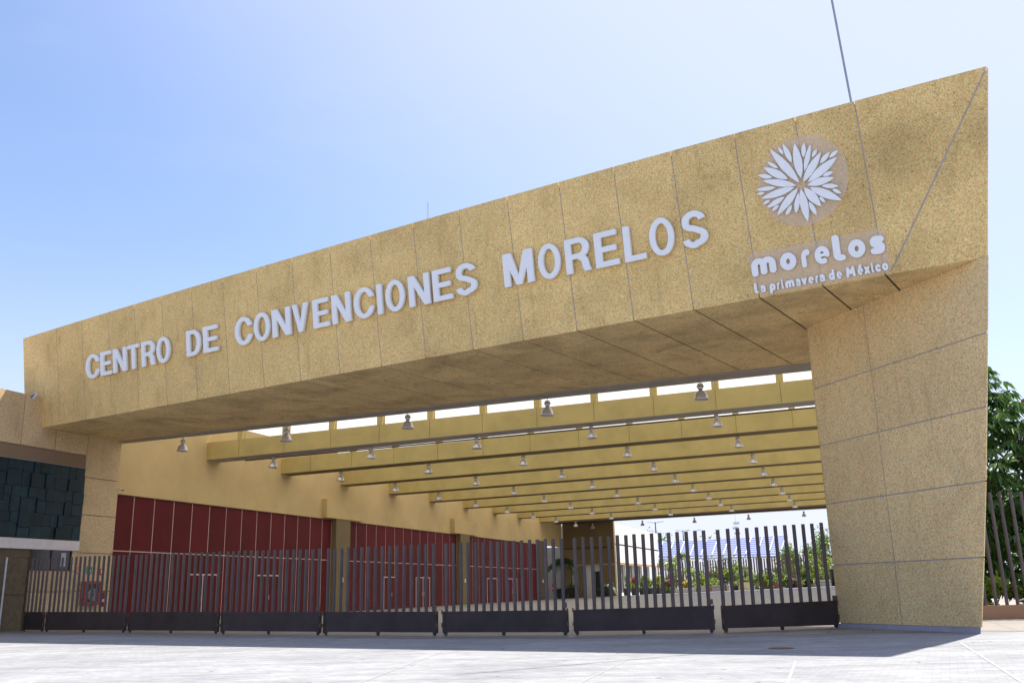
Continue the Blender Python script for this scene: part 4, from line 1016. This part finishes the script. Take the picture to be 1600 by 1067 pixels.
q = H(-31.6, 120.6, floor_z(-31.6, 120)); t = thing('potted_plant', 'spiky plant in a dark tub at the corner of the olive end wall', 'potted plant', q)
pot(q, .65, .95, M['pot_black'], t); palm(q+Z*.8, .5, 14, 1.6, M['leaf_shade'], 23, t)
q = H(-36.75, 113.6, 0); q = Vector((q.x, q.y, 1.15)); extinguisher(q, 'red fire extinguisher hanging at the end of the red wall', 1.1)

# white rear building: one storey wing beyond the hall
wbq = H(-30.86, 136, floor_z(-31, 122)); wb = thing('white_building', 'sunlit white building with five tall windows beyond the hall end', 'building', wbq)
WP = -30.86; wz = .2
winds = [124.6+5.15*k for k in range(5)]
e = 123.02; segs = []
for w0_ in winds: segs.append((e, w0_)); e = w0_+3.3
segs.append((e, 150.5))
for a0, a1 in segs: MB().box(H, WP-.4, WP, a0, a1, wz, 4.45).build('pilaster', M['white_wall'], wb)
MB().box(H, WP-8, WP, 123.02, 150.5, 4.70, 6.95).build('wall', M['white_wall'], wb)
MB().box(H, WP-8, WP, 123.02, 150.5, 7.16, 9.75).build('wall', M['white_wall'], wb)
MB().box(H, WP-8, WP-.05, 123.02, 150.5, 6.95, 7.16).build('groove_band', M['brown_dark'], wb)
MB().box(H, WP-8, WP-.41, 123.02, 150.4, wz, 4.45).build('inner_core', M['white_wall'], wb)
MB().box(H, WP-.4, WP-.02, 123.02, 150.5, 4.45, 4.70).build('lintel', M['orange_trim'], wb)
for w0_ in winds:
    wn = MB().box(H, WP-.38, WP-.34, w0_, w0_+3.3, .8, 4.44).build('window', M['glass_dark'], wb)
    for b0_ in (0, 1.1, 2.2, 3.24): MB().box(H, WP-.335, WP-.29, w0_+b0_, w0_+b0_+.06, .8, 4.44).build('mullion', M['pale_metal'], wn)
    MB().box(H, WP-.4, WP-.2, w0_, w0_+3.3, wz, .8).build('sill_wall', M['white_wall'], wb)
for k, (a_, fl2) in enumerate(((124.0, None), (128.4, 'petal_pink'), (133.2, None), (138.6, None), (144.5, 'petal_yellow'))):
    q = H(WP+1.0, a_, floor_z(WP, 122)+.01)
    lab = ['first potted plant from the hall corner', 'potted plant with a pink bloom, second from the hall corner', 'third green potted plant from the hall corner', 'fourth green potted plant from the hall corner', 'yellowish potted plant, farthest from the hall'][k]
    t = thing('potted_plant', lab+', against the white building', 'potted plant', q, 'potted plants along the white building')
    pot(q, .5, .95, M['pot_black'], t); bush('', '', q+Z*.85, .55, 1.9, 260, M['leaf_bright' if k % 2 else 'leaf_palm'], 40+k, leaf=.28, parent=t, flow=M[fl2] if fl2 else None, fn=60)

# slatted blue canopy in the distance
AC = 172.0
tl, tr_, bl, br2 = at(1022, 848, AC+5), at(1231, 836, AC+5), at(1022, 871, AC), at(1231, 866, AC)
can = thing('slatted_canopy', 'long sloping blue slatted canopy with white diagonal struts behind the rear fence', 'canopy', (bl+br2)/2*1.0 - Z*((bl+br2)/2).z)
NS = 9
for k in range(NS):
    u0, u1 = k/NS, (k+.72)/NS
    q = [bl.lerp(tl, u0), br2.lerp(tr_, u0), br2.lerp(tr_, u1), bl.lerp(tl, u1)]
    MB().prism(q, Vector((0, 0, .06))).build('slat', M['blue_slat'], can)
    q = [bl.lerp(tl, u1), br2.lerp(tr_, u1), br2.lerp(tr_, u1+.28/NS), bl.lerp(tl, u1+.28/NS)]
    MB().prism([p+Z*.03 for p in q], Vector((0, 0, .05))).build('slat_rail', M['pale_slat'], can)
n_up = (tr_-br2).cross(bl-br2).normalized(); n_up = n_up if n_up.y < 0 else -n_up
for k in range(12):
    u = (k+.35)/12; p0 = bl.lerp(br2, u)+n_up*.3; p1 = tl.lerp(tr_, u+.045)+n_up*.3; p1 = p0.lerp(p1, .88)
    MB().tube([p0, p1], .11, 6).build('strut', M['pale_metal'], can)
MB().tube([bl-Z*.25, br2-Z*.25], .22, 6).build('gutter', M['pale_metal'], can)
for k in range(6):
    q = bl.lerp(br2, (k+.5)/6); MB().tube([Vector((q.x, q.y, 0.2)), q], .12, 8).build('post', M['pale_metal'], can)
# rear street fence
AFd = 150.0
f0, f1 = at(1029, 900, AFd-3), at(1300, 900, AFd); f0.z = FZ(f0); f1.z = FZ(f1)
rf = thing('rear_fence', 'rust-brown bar fence along the far side of the rear garden', 'fence', (f0+f1)/2)
n = 68; br_ = None
for k in range(n):
    q = f0.lerp(f1, k/(n-1)); hz = height_at(0, 0, q) if False else 5.0+.1*math.sin(k*.5)
    px_top = 868-(k/(n-1))*6
    if br_ is None: br_ = MB().box(XYZ, -.09, .09, -.09, .09, 0, 1).build('bar', M['timber'], None); o = br_
    else: o = br_.copy(); COL.objects.link(o)
    o.parent = rf; o.location = q-rf.location; o.scale = (1, 1, 4.6+.1*math.sin(k))
MB().prism([f0+Z*.0+A*-.3, f1+A*-.3, f1+A*.3, f0+A*.3], Z*.5).build('base_wall', M['concrete'], rf)
for k, x in enumerate((1046, 1078, 1112, 1146, 1180, 1214, 1250, 1288)):
    bush('hedge', ['first', 'second', 'third', 'fourth', 'fifth', 'sixth', 'seventh', 'last'][k]+' clump from the left of the hedge behind the rear fence', ground_at(x, 157), 3.0, 3.6, 700, M['leaf_far'], 300+k, 'hedge', 'hedge behind the rear fence', leaf=.5, lo=.05)
# trees and poles behind
def far_tree(x, a_, ytop, rx, n, seed, label, mat='leaf_far', leaf=.5):
    g = ground_at(x, a_); top = at(x, ytop, a_).z; return bush('garden_tree', label, g, rx, top-g.z, n, M[mat], seed, 'tree', 'trees behind the rear fence', leaf=leaf, lo=.3)
far_tree(1246, 168, 834, 3.6, 1500, 61, 'feathery yellow-green tree just right of the blue canopy')
far_tree(1278, 160, 836, 3.2, 1500, 62, 'yellow-green tree next to the pillar, above the rear fence')
far_tree(1300, 156, 826, 3.4, 1300, 63, 'tallest yellow-green tree at the pillar edge')
far_tree(1300, 146, 868, 1.8, 700, 66, 'small leafy tree low beside the pillar edge', 'leaf_bright', .3)
far_tree(1040, 195, 828, 4.2, 900, 64, 'green tree showing above the left end of the blue canopy')
far_tree(1130, 200, 829, 4.6, 700, 65, 'sparse tree showing above the middle of the blue canopy')
far_tree(1005, 215, 826, 7.0, 900, 67, 'green tree top peeping over the white building')
def lamppost(x, a_, ytop, label, arms=2):
    g = ground_at(x, a_); zt_ = at(x, ytop, a_).z; t = thing('street_lamp', label, 'street lamp', g, 'lamp posts behind the hall')
    top = Vector((g.x, g.y, zt_)); MB().tube([g, top], [.16, .09], 8).build('pole', M['pole_green'], t)
    for sg in ((-1, 1) if arms == 2 else (1,)):
        MB().tube([top-Z*.15, top+B*sg*.9], .04, 6).build('arm', M['pole_green'], t)
        MB().box(lambda x_, y_, z_: top+B*(sg*1.1+x_)+A*y_+Z*z_, -.3, .3, -.14, .14, -.06, .08).build('lamp_head', M['pale_metal'], t)
lamppost(1030, 152, 815, 'tall green double-headed lamp post beside the white building')
lamppost(1073, 185, 828, 'distant double-headed lamp post above the blue canopy, left one of the pair')
lamppost(1091, 190, 828, 'distant single-headed lamp post above the blue canopy, right one of the pair', 1)
g = ground_at(1158, 330); zt_ = at(1158, 812, 330).z; t = thing('radio_tower', 'slim lattice radio mast far behind the blue canopy', 'tower', g)
for dx, dy in ((-.45, -.3), (.45, -.3), (0, .5)): MB().tube([g+Vector((dx, dy, 0)), Vector((g.x+dx*.6, g.y+dy*.6, zt_-2))], .09, 5).build('leg', M['pale_metal'], t)
mb = MB(); z = g.z+1
while z < zt_-3:
    mb.tube([Vector((g.x-.4, g.y, z)), Vector((g.x+.4, g.y, z+1.2))], .05, 4); mb.tube([Vector((g.x+.4, g.y, z+1.2)), Vector((g.x-.4, g.y, z+2.4))], .05, 4); z += 2.4
mb.build('lattice', M['pale_metal'], t)
for k in range(5): MB().box(lambda x_, y_, z_: Vector((g.x, g.y, zt_-1-k*1.7))+Vector((x_, y_, z_)), -(1.2 if k % 2 else .8), (.9 if k % 2 else 1.2), -.2, .2, -.4, .4).build('antenna', M['pale_metal'], t)
MB().tube([Vector((g.x, g.y, zt_-2)), Vector((g.x, g.y, zt_+2))], .06, 5).build('rod', M['pale_metal'], t)
# garden palms, shrubs, planters
for k, (x, a_, h, L, lab) in enumerate(((1052, 138, 4.2, 1.7, 'garden palm with arching fronds, nearest the white building'), (1068, 136, 5.0, 1.9, 'tallest garden palm, left of the blue canopy middle'), (1078, 139, 3.2, 1.6, 'short leafy garden palm, third from the white building'), (1166, 133, 2.7, 1.5, 'small single palm rising from the cream planter'))):
    q = ground_at(x, a_); t = thing('garden_palm', lab, 'palm', q, 'garden palms'); palm(q, h, 16, L, M['leaf_palm'], 80+k, t, .12)
for k, (x, a_, rx, h, mt, fw, lab, cat) in enumerate((
    (1095, 135, 1.3, 3.6, 'leaf_bright', None, 'tall yellow-green shrub left of the navy board', 'shrub'), (1108, 137, 1.2, 2.4, 'leaf_bright', 'petal_yellow', 'shrub with yellow flowers beside the tall one', 'shrub'),
    (1149, 136, 1.2, 5.0, 'leaf_bright', None, 'tall narrow green tree just right of the navy board', 'tree'), (1125, 140, 1.0, 1.6, 'leaf_palm', None, 'low shrub behind the navy board', 'shrub'),
    (1182, 138, 1.3, 2.3, 'leaf_palm', None, 'green shrub behind the timber picnic table', 'shrub'), (1212, 128, 1.0, 1.9, 'leaf_palm', None, 'green shrub in front of the brown fence', 'shrub'),
    (1228, 130, 1.0, 1.7, 'leaf_palm', None, 'low green shrub left of the purple flowers', 'shrub'), (1243, 127, .7, 1.3, 'leaf_palm', 'petal_purple', 'shrub covered in purple flowers', 'shrub'),
    (1258, 129, .8, 2.6, 'leaf_palm', 'petal_red', 'tall shrub with red flowers', 'shrub'), (1262, 126, .6, 1.2, 'leaf_shade', None, 'small dark green shrub under the red flowers', 'shrub'),
    (1276, 133, 1.4, 4.2, 'leaf_bright', None, 'tall bright shrub above the picnic table near the pillar', 'shrub'), (1043, 131, .5, 2.0, 'leaf_palm', 'petal_pink', 'pink bougainvillea beside the white corner pier', 'shrub'),
    (1197, 131, .8, 1.9, 'leaf_bright', None, 'bright shrub right of the timber picnic table', 'shrub'), (1073, 128, .5, 1.5, 'leaf_palm', 'petal_yellow', 'yellow flowering plant under the palms', 'shrub'))):
    q = ground_at(x, a_); bush('garden_shrub', lab, q, rx, h, 650, M[mt], 100+k, cat, 'garden plants beyond the hall', leaf=.3, flow=M[fw] if fw else None, fn=150, lo=.1)
def far_pot(x, a_, r, h, mat, lab, mt='leaf_palm', seed=1):
    q = ground_at(x, a_)+Z*.01; t = thing('potted_plant', lab, 'potted plant', q, 'pots on the rear plaza'); pot(q, r, h, M[mat], t)
    bush('', '', q+Z*h*.88, r*1.3, h*1.3, 130, M[mt], seed, leaf=.22, parent=t)
far_pot(1107, 126, .38, .6, 'terracotta', 'terracotta pot left of the bench on the rear plaza', seed=121)
far_pot(1149, 125, .4, .6, 'pot_black', 'dark pot just left of the cream planter', seed=122)
far_pot(1214, 124.5, .4, .65, 'terracotta', 'terracotta pot before the brown fence, right of the picnic table', seed=123)
far_pot(1250, 124.5, .36, .5, 'terracotta', 'small terracotta pot under the purple flowers', seed=124)
far_pot(1091, 127, .36, .55, 'terracotta', 'terracotta pot nearest the palms', 'leaf_bright', 125)
q = ground_at(1164, 125.5); t = thing('planter', 'cream block planter filled with a clipped green shrub', 'planter', q)
PB = lambda x_, y_, z_: q+B*x_+A*y_+Z*z_
MB().box(PB, -.75, .75, -.5, .5, 0, 1.0).build('box', M['cream'], t); MB().box(PB, -.68, .68, -.43, .43, 1.001, 1.03).build('soil', M['soil'], t)
bush('', '', q+Z*1.0, .75, .6, 420, M['leaf_bright'], 131, leaf=.16, parent=t, stem=False)
def table(x, a_, lab):
    q = ground_at(x, a_); t = thing('picnic_table', lab, 'table', q); f_ = lambda x_, y_, z_: q+B*x_+A*y_+Z*z_
    MB().box(f_, -1.4, 1.4, -.4, .4, .86, .94).build('tabletop', M['timber'], t)
    for sy in (-.9, .9): MB().box(f_, -1.4, 1.4, sy-.15, sy+.15, .5, .56).build('bench_seat', M['timber'], t)
    for sx in (-1.0, 1.0):
        MB().box(f_, sx-.08, sx+.08, -.9, .9, .40, .499).build('crossbar', M['timber'], t)
        for sy in (-.45, .45): MB().box(f_, sx-.07, sx+.07, sy-.07, sy+.07, 0, .86).build('leg', M['timber'], t)
table(1186, 129, 'dark timber picnic table right of the cream planter')
table(1282, 127, 'timber picnic table close to the big pillar')
table(1122, 131, 'timber picnic table in front of the navy board')
q = ground_at(1134, 136); t = thing('navy_board', 'navy slatted board standing in the rear garden', 'board', q); f_ = lambda x_, y_, z_: q+B*x_+A*y_+Z*z_
for k in range(3): MB().box(f_, -.8, .8, -.04, .04, 1.0+k*.5, 1.36+k*.5).build('slat', M['blue_bench'], t)
for sx in (-.7, .7): MB().box(f_, sx-.05, sx+.05, .041, .12, 0, 2.4).build('post', M['blue_bench'], t)
for k, (x0_, x1_, a_, h_) in enumerate(((1056, 1084, 126.5, .55), (1085, 1140, 133, .75), (1190, 1300, 134, .8))):
    q0_, q1_ = ground_at(x0_, a_), ground_at(x1_, a_); t = thing('garden_wall', ['short pale garden kerb below the palms', 'pale low garden wall behind the middle table', 'long pale low garden wall before the brown fence'][k], 'wall', (q0_+q1_)/2)
    MB().prism([q0_-A*.2, q1_-A*.2, q1_+A*.2, q0_+A*.2], Z*h_).build('wall_body', M['concrete'], t)
    MB().prism([q0_-A*.26+Z*h_, q1_-A*.26+Z*h_, q1_+A*.26+Z*h_, q0_+A*.26+Z*h_], Z*.07).build('coping', M['ledge'], t)
q = ground_at(1306, 122.6); q = Vector((q.x, q.y, floor_z(-3.3, 122))); t = thing('litter_bin', 'dark litter bin half hidden at the edge of the big pillar', 'bin', q)
MB().lathe(q, [(0, 0), (.5, 0), (.55, 1.7), (.6, 1.72), (.6, 1.95), (.3, 2.1), (0, 2.12)], 16).build('bin_body', M['black'], t)
# distant ground cover beyond and a belt of trees to close the view sideways
for k, (x, y, h) in enumerate(((60, 75, 9), (75, 60, 8), (48, 88, 10), (95, 80, 11), (-90, 60, 9), (-80, 85, 10))):
    bush('tree', '%s tree in the distance, %s of the hall' % (['round', 'broad', 'tall', 'dense', 'low', 'wide'][k], 'right' if x > 0 else 'left'), Vector((x, y, 0)), 5, h, 1200, M['leaf_far'], 200+k, 'tree', 'trees around the site', leaf=.8)
